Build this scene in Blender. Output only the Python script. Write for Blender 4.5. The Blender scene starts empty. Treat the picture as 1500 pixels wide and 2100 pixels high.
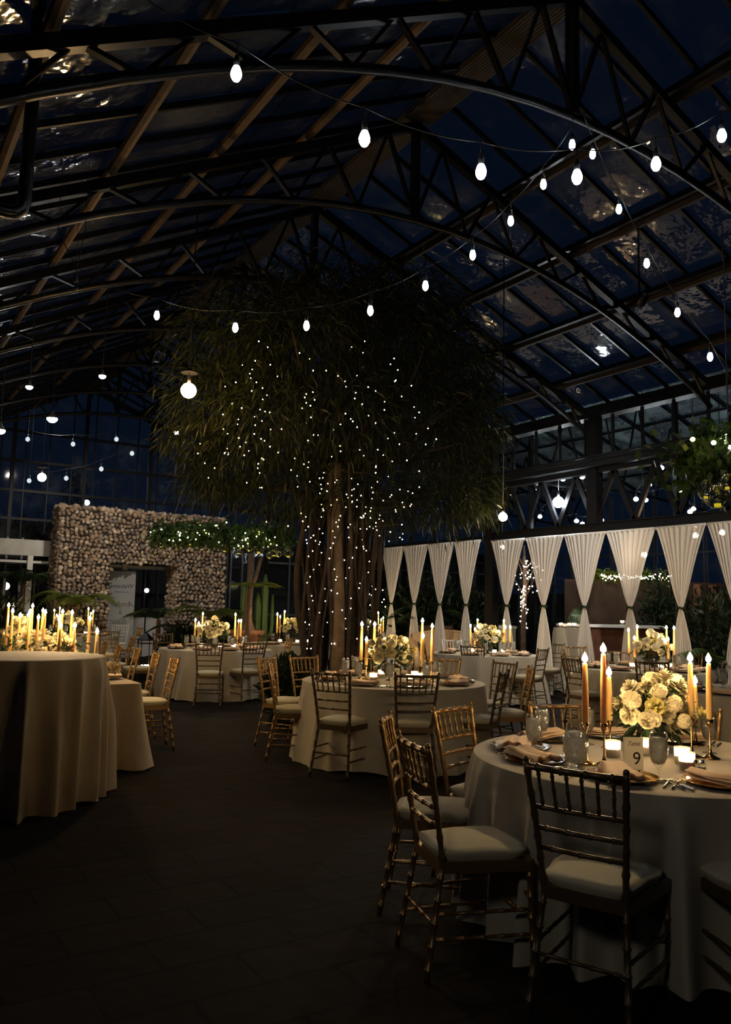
import bpy, math, random
import numpy as np
from mathutils import Vector, Matrix, noise
random.seed(7); rng = np.random.default_rng(7)
S = bpy.context.scene
COL = S.collection
pi = math.pi
# ---------------------------------------------------------------- camera
FPX = 1670.0
PITCH, ROLL, YAW, EYE = math.radians(6.66), math.radians(1.38), math.radians(32.4), 1.5
Fv = Vector((math.sin(YAW)*math.cos(PITCH), math.cos(YAW)*math.cos(PITCH), math.sin(PITCH)))
R0 = Vector((math.cos(YAW), -math.sin(YAW), 0)); U0 = R0.cross(Fv)
Rv = R0*math.cos(ROLL) + U0*math.sin(ROLL); Uv = U0*math.cos(ROLL) - R0*math.sin(ROLL)
CAM = Vector((0, 0, EYE))
cd = bpy.data.cameras.new('camera'); cam = bpy.data.objects.new('camera', cd); COL.objects.link(cam)
cd.sensor_fit = 'HORIZONTAL'; cd.sensor_width = 36; cd.lens = FPX/1500*36; cd.clip_start = .05; cd.clip_end = 300
M = Matrix((Rv, Uv, -Fv)).transposed().to_4x4(); M.translation = CAM; cam.matrix_world = M
S.camera = cam
# ---------------------------------------------------------------- world, exposure
S.view_settings.view_transform = 'Standard'; S.view_settings.look = 'None'
S.view_settings.exposure = 0.0; S.view_settings.gamma = 1; S.view_settings.use_curve_mapping = False
S.cycles.use_denoising = True
S.cycles.max_bounces = 6; S.cycles.diffuse_bounces = 2; S.cycles.glossy_bounces = 3
S.cycles.transmission_bounces = 4; S.cycles.transparent_max_bounces = 14
S.cycles.caustics_reflective = False; S.cycles.caustics_refractive = False
S.cycles.sample_clamp_indirect = 2.0
W = bpy.data.worlds.new('night_sky'); S.world = W; W.use_nodes = True
bg = W.node_tree.nodes['Background']
wn = W.node_tree
tc = wn.nodes.new('ShaderNodeTexCoord'); sx = wn.nodes.new('ShaderNodeSeparateXYZ'); cr = wn.nodes.new('ShaderNodeValToRGB')
wn.links.new(tc.outputs['Generated'], sx.inputs[0]); wn.links.new(sx.outputs['Z'], cr.inputs[0]); wn.links.new(cr.outputs[0], bg.inputs[0])
cr.color_ramp.elements[0].position = 0.0; cr.color_ramp.elements[0].color = (.0020, .0052, .0125, 1)
cr.color_ramp.elements[1].position = .8; cr.color_ramp.elements[1].color = (.0015, .0034, .0085, 1)
bg.inputs[1].default_value = 1.0
L_FLAME, L_BULB, L_FAIRY, L_WARM, L_FLOOD, L_VOT = 470.0, 50.0, 16.0, 300.0, 170.0, 300.0

def at(x, y, z):
    d = Fv*FPX + Rv*(x-750) - Uv*(y-1050)
    return CAM + d*((z-EYE)/d.z)
def atd(x, y, dep):
    d = Fv*FPX + Rv*(x-750) - Uv*(y-1050)
    return CAM + d*(dep/FPX)
def fl(x, dep):
    lat = (x-750)/FPX*dep
    return Vector((lat*math.cos(YAW)+dep*math.sin(YAW), dep*math.cos(YAW)-lat*math.sin(YAW), 0))
def scr(p):
    v = Vector(p)-CAM; w = v.dot(Fv); return 750+FPX*v.dot(Rv)/w

# ---------------------------------------------------------------- materials
MATS = {}
def mat(name, col, rough=.6, metal=0, spec=.5, emit=None, es=0, sub=0, trans=0, noise_s=0, noise_a=0, bump=0, bump_s=60, front=False, coat=0):
    m = bpy.data.materials.new(name); m.use_nodes = True; nt = m.node_tree; b = nt.nodes['Principled BSDF']
    b.inputs['Base Color'].default_value = (*col, 1); b.inputs['Roughness'].default_value = rough
    b.inputs['Metallic'].default_value = metal; b.inputs['Specular IOR Level'].default_value = spec
    b.inputs['Transmission Weight'].default_value = trans; b.inputs['Coat Weight'].default_value = coat
    if sub: b.inputs['Subsurface Weight'].default_value = sub; b.inputs['Subsurface Radius'].default_value = (1, .45, .15); b.inputs['Subsurface Scale'].default_value = .03
    if emit: b.inputs['Emission Color'].default_value = (*emit, 1); b.inputs['Emission Strength'].default_value = es
    if noise_a or bump:
        t = nt.nodes.new('ShaderNodeTexCoord'); n = nt.nodes.new('ShaderNodeTexNoise'); n.inputs['Scale'].default_value = noise_s or bump_s; n.inputs['Detail'].default_value = 4
        nt.links.new(t.outputs['Object'], n.inputs['Vector'])
        if noise_a:
            r = nt.nodes.new('ShaderNodeValToRGB'); r.color_ramp.elements[0].position = .3; r.color_ramp.elements[1].position = .7
            r.color_ramp.elements[0].color = (*[c*(1-noise_a) for c in col], 1); r.color_ramp.elements[1].color = (*[min(1, c*(1+noise_a)) for c in col], 1)
            nt.links.new(n.outputs['Fac'], r.inputs[0]); nt.links.new(r.outputs[0], b.inputs['Base Color'])
        if bump:
            n2 = nt.nodes.new('ShaderNodeTexNoise'); n2.inputs['Scale'].default_value = bump_s; n2.inputs['Detail'].default_value = 3
            nt.links.new(t.outputs['Object'], n2.inputs['Vector'])
            bp = nt.nodes.new('ShaderNodeBump'); bp.inputs['Strength'].default_value = bump; bp.inputs['Distance'].default_value = .01
            nt.links.new(n2.outputs['Fac'], bp.inputs['Height']); nt.links.new(bp.outputs[0], b.inputs['Normal'])
    MATS[name] = m
    return m
def emis(name, col, s, sample='FRONT'):
    m = bpy.data.materials.new(name); m.use_nodes = True; nt = m.node_tree; nt.nodes.clear()
    e = nt.nodes.new('ShaderNodeEmission'); e.inputs[0].default_value = (*col, 1); e.inputs[1].default_value = s
    o = nt.nodes.new('ShaderNodeOutputMaterial'); nt.links.new(e.outputs[0], o.inputs[0])
    m.cycles.emission_sampling = sample; MATS[name] = m; return m
def glass(name, tint=(1, 1, 1), base=.06, edge=.55, rough=.02, wave=0, grime=0, gscale=1.2, milk=0, dc=(.42, .45, .47)):
    """clear pane or vessel: transparent body with a fresnel mirror surface, optional dried grime"""
    m = bpy.data.materials.new(name); m.use_nodes = True; nt = m.node_tree; nt.nodes.clear(); N = nt.nodes.new; K = nt.links.new
    tr = N('ShaderNodeBsdfTransparent'); tr.inputs[0].default_value = (*tint, 1)
    gl = N('ShaderNodeBsdfGlossy'); gl.inputs['Roughness'].default_value = rough
    lw = N('ShaderNodeLayerWeight'); lw.inputs['Blend'].default_value = .35
    mp = N('ShaderNodeMapRange'); mp.inputs['To Min'].default_value = base; mp.inputs['To Max'].default_value = edge; K(lw.outputs['Facing'], mp.inputs['Value'])
    mx = N('ShaderNodeMixShader'); K(mp.outputs[0], mx.inputs[0]); K(tr.outputs[0], mx.inputs[1]); K(gl.outputs[0], mx.inputs[2])
    out = mx
    if wave:
        t = N('ShaderNodeTexCoord'); n = N('ShaderNodeTexNoise'); n.inputs['Scale'].default_value = wave[0]; n.inputs['Detail'].default_value = 3; K(t.outputs['Object'], n.inputs['Vector'])
        bp = N('ShaderNodeBump'); bp.inputs['Strength'].default_value = wave[1]; bp.inputs['Distance'].default_value = wave[2]; K(n.outputs['Fac'], bp.inputs['Height'])
        K(bp.outputs[0], gl.inputs['Normal'])
    if grime or milk:
        df = N('ShaderNodeBsdfDiffuse'); df.inputs[0].default_value = (*dc, 1)
        m2 = N('ShaderNodeMixShader'); K(mx.outputs[0], m2.inputs[1]); K(df.outputs[0], m2.inputs[2])
        if grime:
            t = N('ShaderNodeTexCoord'); n = N('ShaderNodeTexNoise'); n.inputs['Scale'].default_value = gscale; n.inputs['Detail'].default_value = 8; n.inputs['Roughness'].default_value = .65; K(t.outputs['Object'], n.inputs['Vector'])
            r = N('ShaderNodeMapRange'); r.inputs['From Min'].default_value = .48; r.inputs['From Max'].default_value = .72; r.inputs['To Min'].default_value = milk; r.inputs['To Max'].default_value = grime
            K(n.outputs['Fac'], r.inputs['Value']); K(r.outputs[0], m2.inputs[0])
        else: m2.inputs[0].default_value = milk
        out = m2
    o = N('ShaderNodeOutputMaterial'); K(out.outputs[0], o.inputs[0]); MATS[name] = m; return m

def cloth(name, col, transl=.15, see=0, weave=900, sheen=.2, spec=.15):
    m = bpy.data.materials.new(name); m.use_nodes = True; nt = m.node_tree; nt.nodes.clear(); N = nt.nodes.new; K = nt.links.new
    p = N('ShaderNodeBsdfPrincipled'); p.inputs['Base Color'].default_value = (*col, 1); p.inputs['Roughness'].default_value = .7
    p.inputs['Sheen Weight'].default_value = sheen; p.inputs['Specular IOR Level'].default_value = spec
    t = N('ShaderNodeTexCoord'); n = N('ShaderNodeTexNoise'); n.inputs['Scale'].default_value = weave; K(t.outputs['Object'], n.inputs['Vector'])
    bp = N('ShaderNodeBump'); bp.inputs['Strength'].default_value = .12; bp.inputs['Distance'].default_value = .002; K(n.outputs['Fac'], bp.inputs['Height']); K(bp.outputs[0], p.inputs['Normal'])
    tl = N('ShaderNodeBsdfTranslucent'); tl.inputs[0].default_value = (*col, 1)
    mx = N('ShaderNodeMixShader'); mx.inputs[0].default_value = transl; K(p.outputs[0], mx.inputs[1]); K(tl.outputs[0], mx.inputs[2]); out = mx
    if see:
        tr = N('ShaderNodeBsdfTransparent'); m2 = N('ShaderNodeMixShader'); m2.inputs[0].default_value = see; K(mx.outputs[0], m2.inputs[1]); K(tr.outputs[0], m2.inputs[2]); out = m2
    o = N('ShaderNodeOutputMaterial'); K(out.outputs[0], o.inputs[0]); MATS[name] = m; return m

def leafmat(name, col, transl=.25):
    m = bpy.data.materials.new(name); m.use_nodes = True; nt = m.node_tree; nt.nodes.clear(); N = nt.nodes.new; K = nt.links.new
    p = N('ShaderNodeBsdfPrincipled'); p.inputs['Roughness'].default_value = .45; p.inputs['Specular IOR Level'].default_value = .3
    t = N('ShaderNodeTexCoord'); n = N('ShaderNodeTexNoise'); n.inputs['Scale'].default_value = 5; K(t.outputs['Object'], n.inputs['Vector'])
    r = N('ShaderNodeValToRGB'); r.color_ramp.elements[0].position = .3; r.color_ramp.elements[1].position = .7
    r.color_ramp.elements[0].color = (col[0]*.6, col[1]*.65, col[2]*.6, 1); r.color_ramp.elements[1].color = (col[0]*1.4, col[1]*1.3, col[2]*1.2, 1)
    K(n.outputs['Fac'], r.inputs[0]); K(r.outputs[0], p.inputs['Base Color'])
    tl = N('ShaderNodeBsdfTranslucent'); K(r.outputs[0], tl.inputs[0])
    mx = N('ShaderNodeMixShader'); mx.inputs[0].default_value = transl; K(p.outputs[0], mx.inputs[1]); K(tl.outputs[0], mx.inputs[2])
    o = N('ShaderNodeOutputMaterial'); K(mx.outputs[0], o.inputs[0]); MATS[name] = m; return m

mat('black_steel', (.0035, .0035, .004), .35, .0, .22, bump=.15, bump_s=20)
mat('dark_steel', (.006, .0065, .0075), .3, .2, .4, bump=.2, bump_s=14)
mat('grey_steel', (.16, .165, .17), .4, .6)
mat('purlin_timber', (.065, .040, .022), .8, noise_s=6, noise_a=.35)
mat('beam_timber', (.024, .016, .010), .85, noise_s=4, noise_a=.3)
mat('chair_gold', (.32, .19, .078), .36, .7, .5, bump=.08, bump_s=90)
mat('chair_bronze', (.12, .085, .05), .42, .5, .4, bump=.08, bump_s=90)
mat('chair_silver', (.50, .49, .46), .4, .3)
cloth('cushion_ivory', (.62, .57, .42), .0, sheen=.1, spec=.05)
cloth('linen', (.44, .395, .315), .05, sheen=.1, spec=.35)
cloth('linen_warm', (.46, .36, .23), .06)
cloth('napkin', (.80, .58, .40), .2)
cloth('napkin_white', (.82, .74, .62), .2)
cloth('sheer', (.86, .83, .80), .35, see=.16)
mat('wax', (.93, .58, .22), .45, sub=.55, spec=.4)
mat('wax_white', (.9, .82, .66), .5, sub=.4)
mat('wick', (.02, .015, .01), .9)
mat('brass', (.62, .36, .14), .18, 1)
mat('brass_dark', (.28, .17, .075), .25, .9)
mat('charger_gold', (.85, .42, .08), .12, .85, coat=.5)
mat('charger_dark', (.10, .06, .03), .18, .6, coat=.5)
mat('silverware', (.72, .72, .72), .12, 1)
mat('petal', (.78, .67, .41), .6, sub=0, spec=.25)
mat('petal_yellow', (.86, .72, .24), .6, spec=.25)
mat('petal_cream', (.66, .51, .29), .6, spec=.25)
mat('bowl_black', (.02, .018, .016), .25, 0, .5)
cloth('card_paper', (.95, .92, .84), .85, sheen=0)
mat('ink', (.02, .02, .02), .6)
mat('salt', (.5, .5, .48), .3)
mat('floor_dirt', (.02, .014, .01), .95)
mat('terracotta', (.30, .13, .07), .75, noise_s=8, noise_a=.3)
mat('bark', (.14, .085, .05), .85, noise_s=9, noise_a=.5, bump=.6, bump_s=18)
mat('bark_pale', (.15, .10, .06), .8, noise_s=9, noise_a=.35, bump=.5, bump_s=14)
mat('root_bark', (.036, .022, .016), .85, noise_s=9, noise_a=.5, bump=.5, bump_s=18)
mat('cactus', (.06, .12, .02), .55)
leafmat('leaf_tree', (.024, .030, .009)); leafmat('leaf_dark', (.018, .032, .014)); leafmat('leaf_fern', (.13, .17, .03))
leafmat('leaf_ivy', (.04, .085, .018)); leafmat('leaf_bouquet', (.025, .05, .02)); leafmat('leaf_pot', (.16, .24, .11))
mat('white_paint', (.74, .73, .70), .6); mat('banner_cloth', (.26, .26, .25), .8)
mat('concrete', (.55, .55, .52), .8, noise_s=3, noise_a=.12)
mat('bar_wood', (.10, .035, .018), .35, noise_s=5, noise_a=.4, coat=.2)
mat('fence_wood', (.07, .028, .012), .7, noise_s=5, noise_a=.4)
mat('velvet', (.62, .40, .20), .7, noise_s=8, noise_a=.1)
mat('pillow', (.30, .20, .14), .8, noise_s=40, noise_a=.6)
mat('twig', (.05, .035, .02), .9)
mat('wall_dark', (.03, .035, .035), .8)
mat('gravel', (.10, .085, .07), .9, noise_s=10, noise_a=.3)
mat('wire', (.10, .09, .08), .4, .8)
mat('socket', (.012, .012, .012), .5)
mat('black_cloth', (.010, .010, .011), .8)
glass('glass_clear', (.97, .98, .98), .05, .65, .03)
glass('glass_water', (.93, .93, .91), .12, .5, .12, wave=(55, .8, .02), milk=.42)
glass('glass_roof', (.80, .86, .90), .035, .30, .06, wave=(2.2, .5, .05), grime=.13, gscale=.9, milk=.004)
glass('glass_left', (.38, .43, .48), .028, .36, .10, wave=(2.6, .6, .08), grime=.13, gscale=.8, milk=.010)
glass('glass_wall', (.85, .90, .95), .04, .35, .05, wave=(1.0, .3, .02), grime=.10, gscale=1.5, milk=.01)
glass('glass_globe', (.97, .98, .98), .14, 1.0, .03)
glass('glass_next', (.5, .55, .6), .05, .5, .12, wave=(2.6, .9, .09), grime=.7, gscale=.8, milk=.22, dc=(.52, .70, .76))
glass('glass_mirror', (.3, .3, .3), .4, .9, .05)
emis('flame', (1, .68, .32), L_FLAME); emis('bulb_cool', (.88, .96, 1.0), L_BULB); emis('fairy', (1, .86, .62), L_FAIRY, 'NONE')
emis('fairy_yellow', (1, .74, .16), L_FAIRY*.7, 'NONE'); emis('warm_globe', (1, .60, .22), L_WARM); emis('flood', (.93, .96, 1), L_FLOOD)
emis('votive_glow', (1, .68, .34), L_VOT); emis('led_yellow', (1, .78, .04), .75, 'NONE'); emis('big_flood', (.86, .95, 1), 420); emis('dim_bulb', (.7, .8, .85), 1.0, 'NONE'); emis('warm_bulb', (1, .75, .45), 110); emis('fill_bulb', (1, .84, .64), 22)
emis('lamp_shade_glow', (.92, .98, 1), 3.0, 'NONE')

def text_mesh(c_, parent, loc, rot, sc=(1, 1, 1)):
    tmp = bpy.data.objects.new('lettering', c_); me = bpy.data.meshes.new_from_object(tmp); bpy.data.objects.remove(tmp)
    o_ = bpy.data.objects.new('lettering', me); COL.objects.link(o_); o_.parent = parent; o_.location = loc; o_.rotation_euler = rot; o_.scale = sc
    return o_
# floor material
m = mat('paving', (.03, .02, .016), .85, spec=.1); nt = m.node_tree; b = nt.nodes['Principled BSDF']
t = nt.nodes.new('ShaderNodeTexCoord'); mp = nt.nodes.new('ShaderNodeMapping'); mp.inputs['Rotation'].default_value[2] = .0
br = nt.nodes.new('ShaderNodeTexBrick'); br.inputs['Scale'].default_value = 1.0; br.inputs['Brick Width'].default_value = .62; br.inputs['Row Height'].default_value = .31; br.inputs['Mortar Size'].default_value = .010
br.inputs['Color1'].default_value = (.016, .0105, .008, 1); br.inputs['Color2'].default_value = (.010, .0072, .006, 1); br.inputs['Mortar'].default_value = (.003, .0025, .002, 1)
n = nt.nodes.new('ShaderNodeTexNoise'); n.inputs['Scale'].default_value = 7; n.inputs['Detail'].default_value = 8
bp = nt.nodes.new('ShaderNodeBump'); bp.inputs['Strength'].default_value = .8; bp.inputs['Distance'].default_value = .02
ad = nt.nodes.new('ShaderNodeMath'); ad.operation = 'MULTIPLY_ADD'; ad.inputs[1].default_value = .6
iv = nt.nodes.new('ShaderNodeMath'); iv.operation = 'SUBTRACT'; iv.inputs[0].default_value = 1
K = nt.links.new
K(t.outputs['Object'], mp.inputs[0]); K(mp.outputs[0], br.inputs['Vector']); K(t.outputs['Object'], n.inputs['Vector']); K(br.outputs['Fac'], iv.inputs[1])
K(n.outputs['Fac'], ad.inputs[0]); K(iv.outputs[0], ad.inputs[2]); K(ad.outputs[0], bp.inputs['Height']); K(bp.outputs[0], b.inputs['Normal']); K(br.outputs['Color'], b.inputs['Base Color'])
# stone material, colour per stone from an attribute
m = mat('river_stone', (.4, .36, .3), .75, bump=.5, bump_s=22); nt = m.node_tree; a = nt.nodes.new('ShaderNodeAttribute'); a.attribute_name = 'tint'
nt.links.new(a.outputs['Color'], nt.nodes['Principled BSDF'].inputs['Base Color'])

def frosted(name, col, tl, base, edge, wave=None):
    m = bpy.data.materials.new(name); m.use_nodes = True; nt = m.node_tree; nt.nodes.clear(); N = nt.nodes.new; K = nt.links.new
    tr = N('ShaderNodeBsdfTransparent'); t_ = N('ShaderNodeBsdfTranslucent'); t_.inputs[0].default_value = (*col, 1); df = N('ShaderNodeBsdfDiffuse'); df.inputs[0].default_value = (*col, 1)
    gl = N('ShaderNodeBsdfGlossy'); gl.inputs['Roughness'].default_value = .08
    a = N('ShaderNodeMixShader'); a.inputs[0].default_value = .3; K(t_.outputs[0], a.inputs[1]); K(df.outputs[0], a.inputs[2])
    b_ = N('ShaderNodeMixShader'); b_.inputs[0].default_value = tl; K(tr.outputs[0], b_.inputs[1]); K(a.outputs[0], b_.inputs[2])
    lw = N('ShaderNodeLayerWeight'); lw.inputs['Blend'].default_value = .35; mp = N('ShaderNodeMapRange'); mp.inputs['To Min'].default_value = base; mp.inputs['To Max'].default_value = edge; K(lw.outputs['Facing'], mp.inputs['Value'])
    if wave:
        t = N('ShaderNodeTexCoord'); n = N('ShaderNodeTexVoronoi'); n.inputs['Scale'].default_value = wave; K(t.outputs['Object'], n.inputs['Vector'])
        bp = N('ShaderNodeBump'); bp.inputs['Strength'].default_value = .9; bp.inputs['Distance'].default_value = .01; K(n.outputs['Distance'], bp.inputs['Height']); K(bp.outputs[0], gl.inputs['Normal'])
    c_ = N('ShaderNodeMixShader'); K(mp.outputs[0], c_.inputs[0]); K(b_.outputs[0], c_.inputs[1]); K(gl.outputs[0], c_.inputs[2])
    o = N('ShaderNodeOutputMaterial'); K(c_.outputs[0], o.inputs[0]); MATS[name] = m
frosted('glass_votive', (.95, .9, .8), .5, .06, .4); frosted('water_ice', (1, 1, .98), .68, .34, .7, 70)
# ---------------------------------------------------------------- mesh builder
def frame(d):
    d = d.normalized(); u = Vector((0, 0, 1)) if abs(d.z) < .95 else Vector((1, 0, 0))
    a = d.cross(u).normalized(); return a, a.cross(d).normalized()
class MB:
    def __init__(s): s.v = []; s.f = []
    def add(s, vs, fs):
        o = len(s.v); s.v += [tuple(p) for p in vs]; s.f += [tuple(i+o for i in f) for f in fs]; return s
    def box(s, x0, y0, z0, x1, y1, z1):
        return s.add([(x0,y0,z0),(x1,y0,z0),(x1,y1,z0),(x0,y1,z0),(x0,y0,z1),(x1,y0,z1),(x1,y1,z1),(x0,y1,z1)],
                     [(3,2,1,0),(4,5,6,7),(0,1,5,4),(1,2,6,5),(2,3,7,6),(3,0,4,7)])
    def bar(s, p, q, w, h=None):
        p = Vector(p); q = Vector(q); h = h or w; a, u = frame(q-p); a = a*w/2; u = u*h/2
        return s.add([p-a-u,p+a-u,p+a+u,p-a+u,q-a-u,q+a-u,q+a+u,q-a+u], [(3,2,1,0),(4,5,6,7),(0,1,5,4),(1,2,6,5),(2,3,7,6),(3,0,4,7)])
    def tube(s, pts, r, seg=6, cap=True):
        pts = [Vector(p) for p in pts]; n = len(pts); rs = r if hasattr(r, '__len__') else [r]*n
        vs = []; a0 = None
        for i, p in enumerate(pts):
            d = (pts[min(i+1, n-1)]-pts[max(i-1, 0)])
            if d.length < 1e-9: d = Vector((0, 0, 1))
            if a0 is None: a, u = frame(d)
            else:
                d = d.normalized(); a = (a0-d*a0.dot(d)).normalized(); u = a.cross(d)
            a0 = a
            for k in range(seg):
                t = 2*pi*k/seg; vs.append(p+(a*math.cos(t)+u*math.sin(t))*rs[i])
        fs = [(i*seg+k, i*seg+(k+1)%seg, (i+1)*seg+(k+1)%seg, (i+1)*seg+k) for i in range(n-1) for k in range(seg)]
        if cap: fs += [tuple(range(seg))[::-1], tuple((n-1)*seg+k for k in range(seg))]
        return s.add(vs, fs)
    def lathe(s, prof, seg=20, c=(0, 0, 0), close=False):
        n = len(prof); vs = [(c[0]+r*math.cos(2*pi*k/seg), c[1]+r*math.sin(2*pi*k/seg), c[2]+z) for r, z in prof for k in range(seg)]
        fs = [(i*seg+k, i*seg+(k+1)%seg, (i+1)*seg+(k+1)%seg, (i+1)*seg+k) for i in range(n-1) for k in range(seg)]
        if close: fs += [tuple(range(seg))[::-1], tuple((n-1)*seg+k for k in range(seg))]
        return s.add(vs, fs)
    def ball(s, c, r, seg=10, rings=6, sc=(1, 1, 1)):
        prof = [(max(1e-4, math.sin(pi*i/rings))*r*sc[0], -math.cos(pi*i/rings)*r*sc[2]) for i in range(rings+1)]
        return s.lathe(prof, seg, c)
    def grid(s, fn, nu, nv, wrap=False):
        vs = [fn(i/nu, j/nv) for j in range(nv+1) for i in range(nu+(0 if wrap else 1))]
        w = nu if wrap else nu+1
        return s.add(vs, [(j*w+i, j*w+(i+1) % w if wrap else j*w+i+1, (j+1)*w+((i+1) % w if wrap else i+1), (j+1)*w+i) for j in range(nv) for i in range(nu)])
    def mesh(s, name, mt, smooth=True):
        me = bpy.data.meshes.new(name); me.from_pydata(s.v, [], s.f); me.materials.append(MATS[mt] if isinstance(mt, str) else mt)
        if smooth: me.shade_smooth()
        me.update(); return me
    def build(s, name, mt, parent=None, smooth=False, loc=None):
        o = bpy.data.objects.new(name, s.mesh(name, mt, smooth)); COL.objects.link(o)
        if parent is not None: o.parent = parent
        if loc is not None: o.location = loc
        return o
def quads(name, V, mt, parent=None, tint=None):
    """fast mesh of loose quads, V shaped (n,4,3)"""
    n = len(V); me = bpy.data.meshes.new(name); me.vertices.add(n*4); me.vertices.foreach_set('co', np.ascontiguousarray(V, dtype=np.float32).ravel())
    me.loops.add(n*4); me.loops.foreach_set('vertex_index', np.arange(n*4, dtype=np.int32)); me.polygons.add(n)
    me.polygons.foreach_set('loop_start', np.arange(0, n*4, 4, dtype=np.int32)); me.polygons.foreach_set('loop_total', np.full(n, 4, dtype=np.int32))
    me.materials.append(MATS[mt]); me.update(calc_edges=True); me.validate()
    o = bpy.data.objects.new(name, me); COL.objects.link(o)
    if parent is not None: o.parent = parent
    return o
def unit(a): return a/np.maximum(1e-9, np.linalg.norm(a, axis=1, keepdims=True))
def leaves(P, D, L, Wd):
    """leaf rhombi at points P heading D, length L, width Wd"""
    n = len(P); D = unit(D); r = unit(rng.normal(size=(n, 3))); side = unit(np.cross(D, r)); L = np.broadcast_to(L, n)[:, None]; Wd = np.broadcast_to(Wd, n)[:, None]
    mid = P+D*L*.45
    return np.stack([P, mid+side*Wd/2, P+D*L+np.array([0, 0, -1])*L*.12, mid-side*Wd/2], axis=1)
def blob_pts(n, c, r, shell=.55):
    d = unit(rng.normal(size=(n, 3))); k = (shell+(1-shell)*rng.random(n))[:, None]
    return np.array(c)+d*k*np.array(r), d

def tag(o, label=None, cat=None, group=None, kind=None):
    if label: o['label'] = label
    if cat: o['category'] = cat
    if group: o['group'] = group
    if kind: o['kind'] = kind
    return o
def thing(name, loc, label, cat, group=None, rz=0):
    o = bpy.data.objects.new(name, None); o.empty_display_size = .1; COL.objects.link(o); o.location = loc; o.rotation_euler = (0, 0, rz)
    return tag(o, label, cat, group)
def kids(o): return [c for c in KIDS.get(o, [])]
def copy_tree(o, parent=None):
    c = o.copy(); COL.objects.link(c); c.parent = parent
    for ch in list(o.children): copy_tree(ch, c)
    return c
def place(proto, used, loc, rz=0, label=None, group=None, scale=None):
    """first call places the prototype itself, later calls a copy of it and its parts"""
    o = proto if not used.get(proto.name) else copy_tree(proto)
    used[proto.name] = True
    o.location = loc; o.rotation_euler = (0, 0, rz)
    if scale: o.scale = scale
    if label: o['label'] = label
    if group: o['group'] = group
    return o
USED = {}
ORD = ['leftmost', 'second from left', 'third from left', 'fourth from left', 'fifth from left', 'sixth from left', 'seventh from left', 'eighth from left', 'ninth from left', 'tenth from left',
       'eleventh from left', 'twelfth from left', 'thirteenth from left', 'fourteenth from left', 'fifteenth from left', 'sixteenth from left', 'seventeenth from left', 'eighteenth from left', 'nineteenth from left', 'twentieth from left',
       'twenty-first from left', 'twenty-second from left', 'twenty-third from left', 'twenty-fourth from left', 'twenty-fifth from left', 'twenty-sixth from left', 'twenty-seventh from left']
def number(objs, noun, where, group=None):
    objs = sorted(objs, key=lambda o: scr(o.location))
    for i, o in enumerate(objs):
        w = ORD[i] if i < len(objs)-1 or i < 1 else 'rightmost'
        o['label'] = f'{noun}, {w} {where}' if len(objs) > 1 else f'{noun} {where}'
        if group: o['group'] = group
def struct(mb, name, mt, label=None, smooth=False):
    o = mb.build(name, mt, None, smooth); o['kind'] = 'structure'
    if label: o['label'] = label
    return o

# ================================================================ the building
RX, RZ, SL, XW = 5.35, 7.3, .4, 11.0
YEND = 23.0
SLL = .52
def roofz(x): return RZ+.12-(SL if x > RX else SLL)*abs(x-RX)
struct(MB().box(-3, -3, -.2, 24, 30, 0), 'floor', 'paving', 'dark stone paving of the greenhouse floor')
# trusses every 2.5 m
for ty in (5.0, 7.5, 10.0, 12.5, 15.0, 17.5, 20.0):
    t = thing('roof_truss', (RX, ty, RZ), None, None); t['kind'] = 'structure'; t['label'] = 'black steel roof truss with arched lower chord'; t['group'] = 'roof trusses'
    def P(x, z): return (x-RX, 0, z-RZ)
    def low(x): return 6.09-(.060 if x < 5.8 else .052)*(x-5.8)**2
    def top(x): return roofz(x)-.16
    xl, xr = -.3, XW
    mb = MB(); mb.bar(P(xl, top(xl)), P(RX, top(RX)), .09, .10); mb.bar(P(RX, top(RX)), P(xr, top(xr)), .09, .10); mb.build('top_chord', 'black_steel', t)
    mb = MB(); xs = [xl+(xr-xl)*i/22 for i in range(23)]
    mb.tube([P(x, low(x)) for x in xs], .042, 6); mb.build('arched_chord', 'black_steel', t, True)
    MB().bar(P(RX, top(RX)), P(RX, low(RX)), .11, .07).build('king_post', 'black_steel', t)
    for sgn in (-1, 1):
        mb = MB(); a = RX; n = 7
        for i in range(n):
            x0 = RX+sgn*5.6*i/n; x1 = RX+sgn*5.6*(i+.5)/n; x2 = RX+sgn*5.6*(i+1)/n
            mb.bar(P(x0, low(x0)), P(x1, top(x1)), .05, .035); mb.bar(P(x1, top(x1)), P(x2, low(x2)), .035, .03)
        mb.build('web_bars', 'black_steel', t)
# purlins
for x in (.80, 1.82, 2.88, 3.9, 6.85, 8.0, 9.15, 10.3):
    mb = MB(); z = roofz(x)
    if x < RX: mb.tube([(x, -1, z-.02), (x, YEND, z-.02)], .05, 8)
    else: mb.bar((x, -1, z-.02), (x, YEND, z-.02), .05, .10)
    struct(mb, 'trim_1', 'purlin_timber' if x < RX else 'beam_timber', 'timber roof purlin')
    if x > RX:
        struct(MB().bar((x-.09, -1, z-.03+.05), (x-.09, YEND, z-.03+.05), .10, .07), 'trim_2', 'black_steel', 'black steel rail along the roof purlin')
# ridge board, ribbed underside
mb = MB()
for i in range(9): mb.box(RX-.16+i*.04, -1, RZ+.02, RX-.16+i*.04+.028, YEND, RZ+.05)
mb.box(RX-.18, -1, RZ+.05, RX+.2, YEND, RZ+.07)
struct(mb, 'trim_3', 'beam_timber', 'ribbed ridge board')
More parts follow.
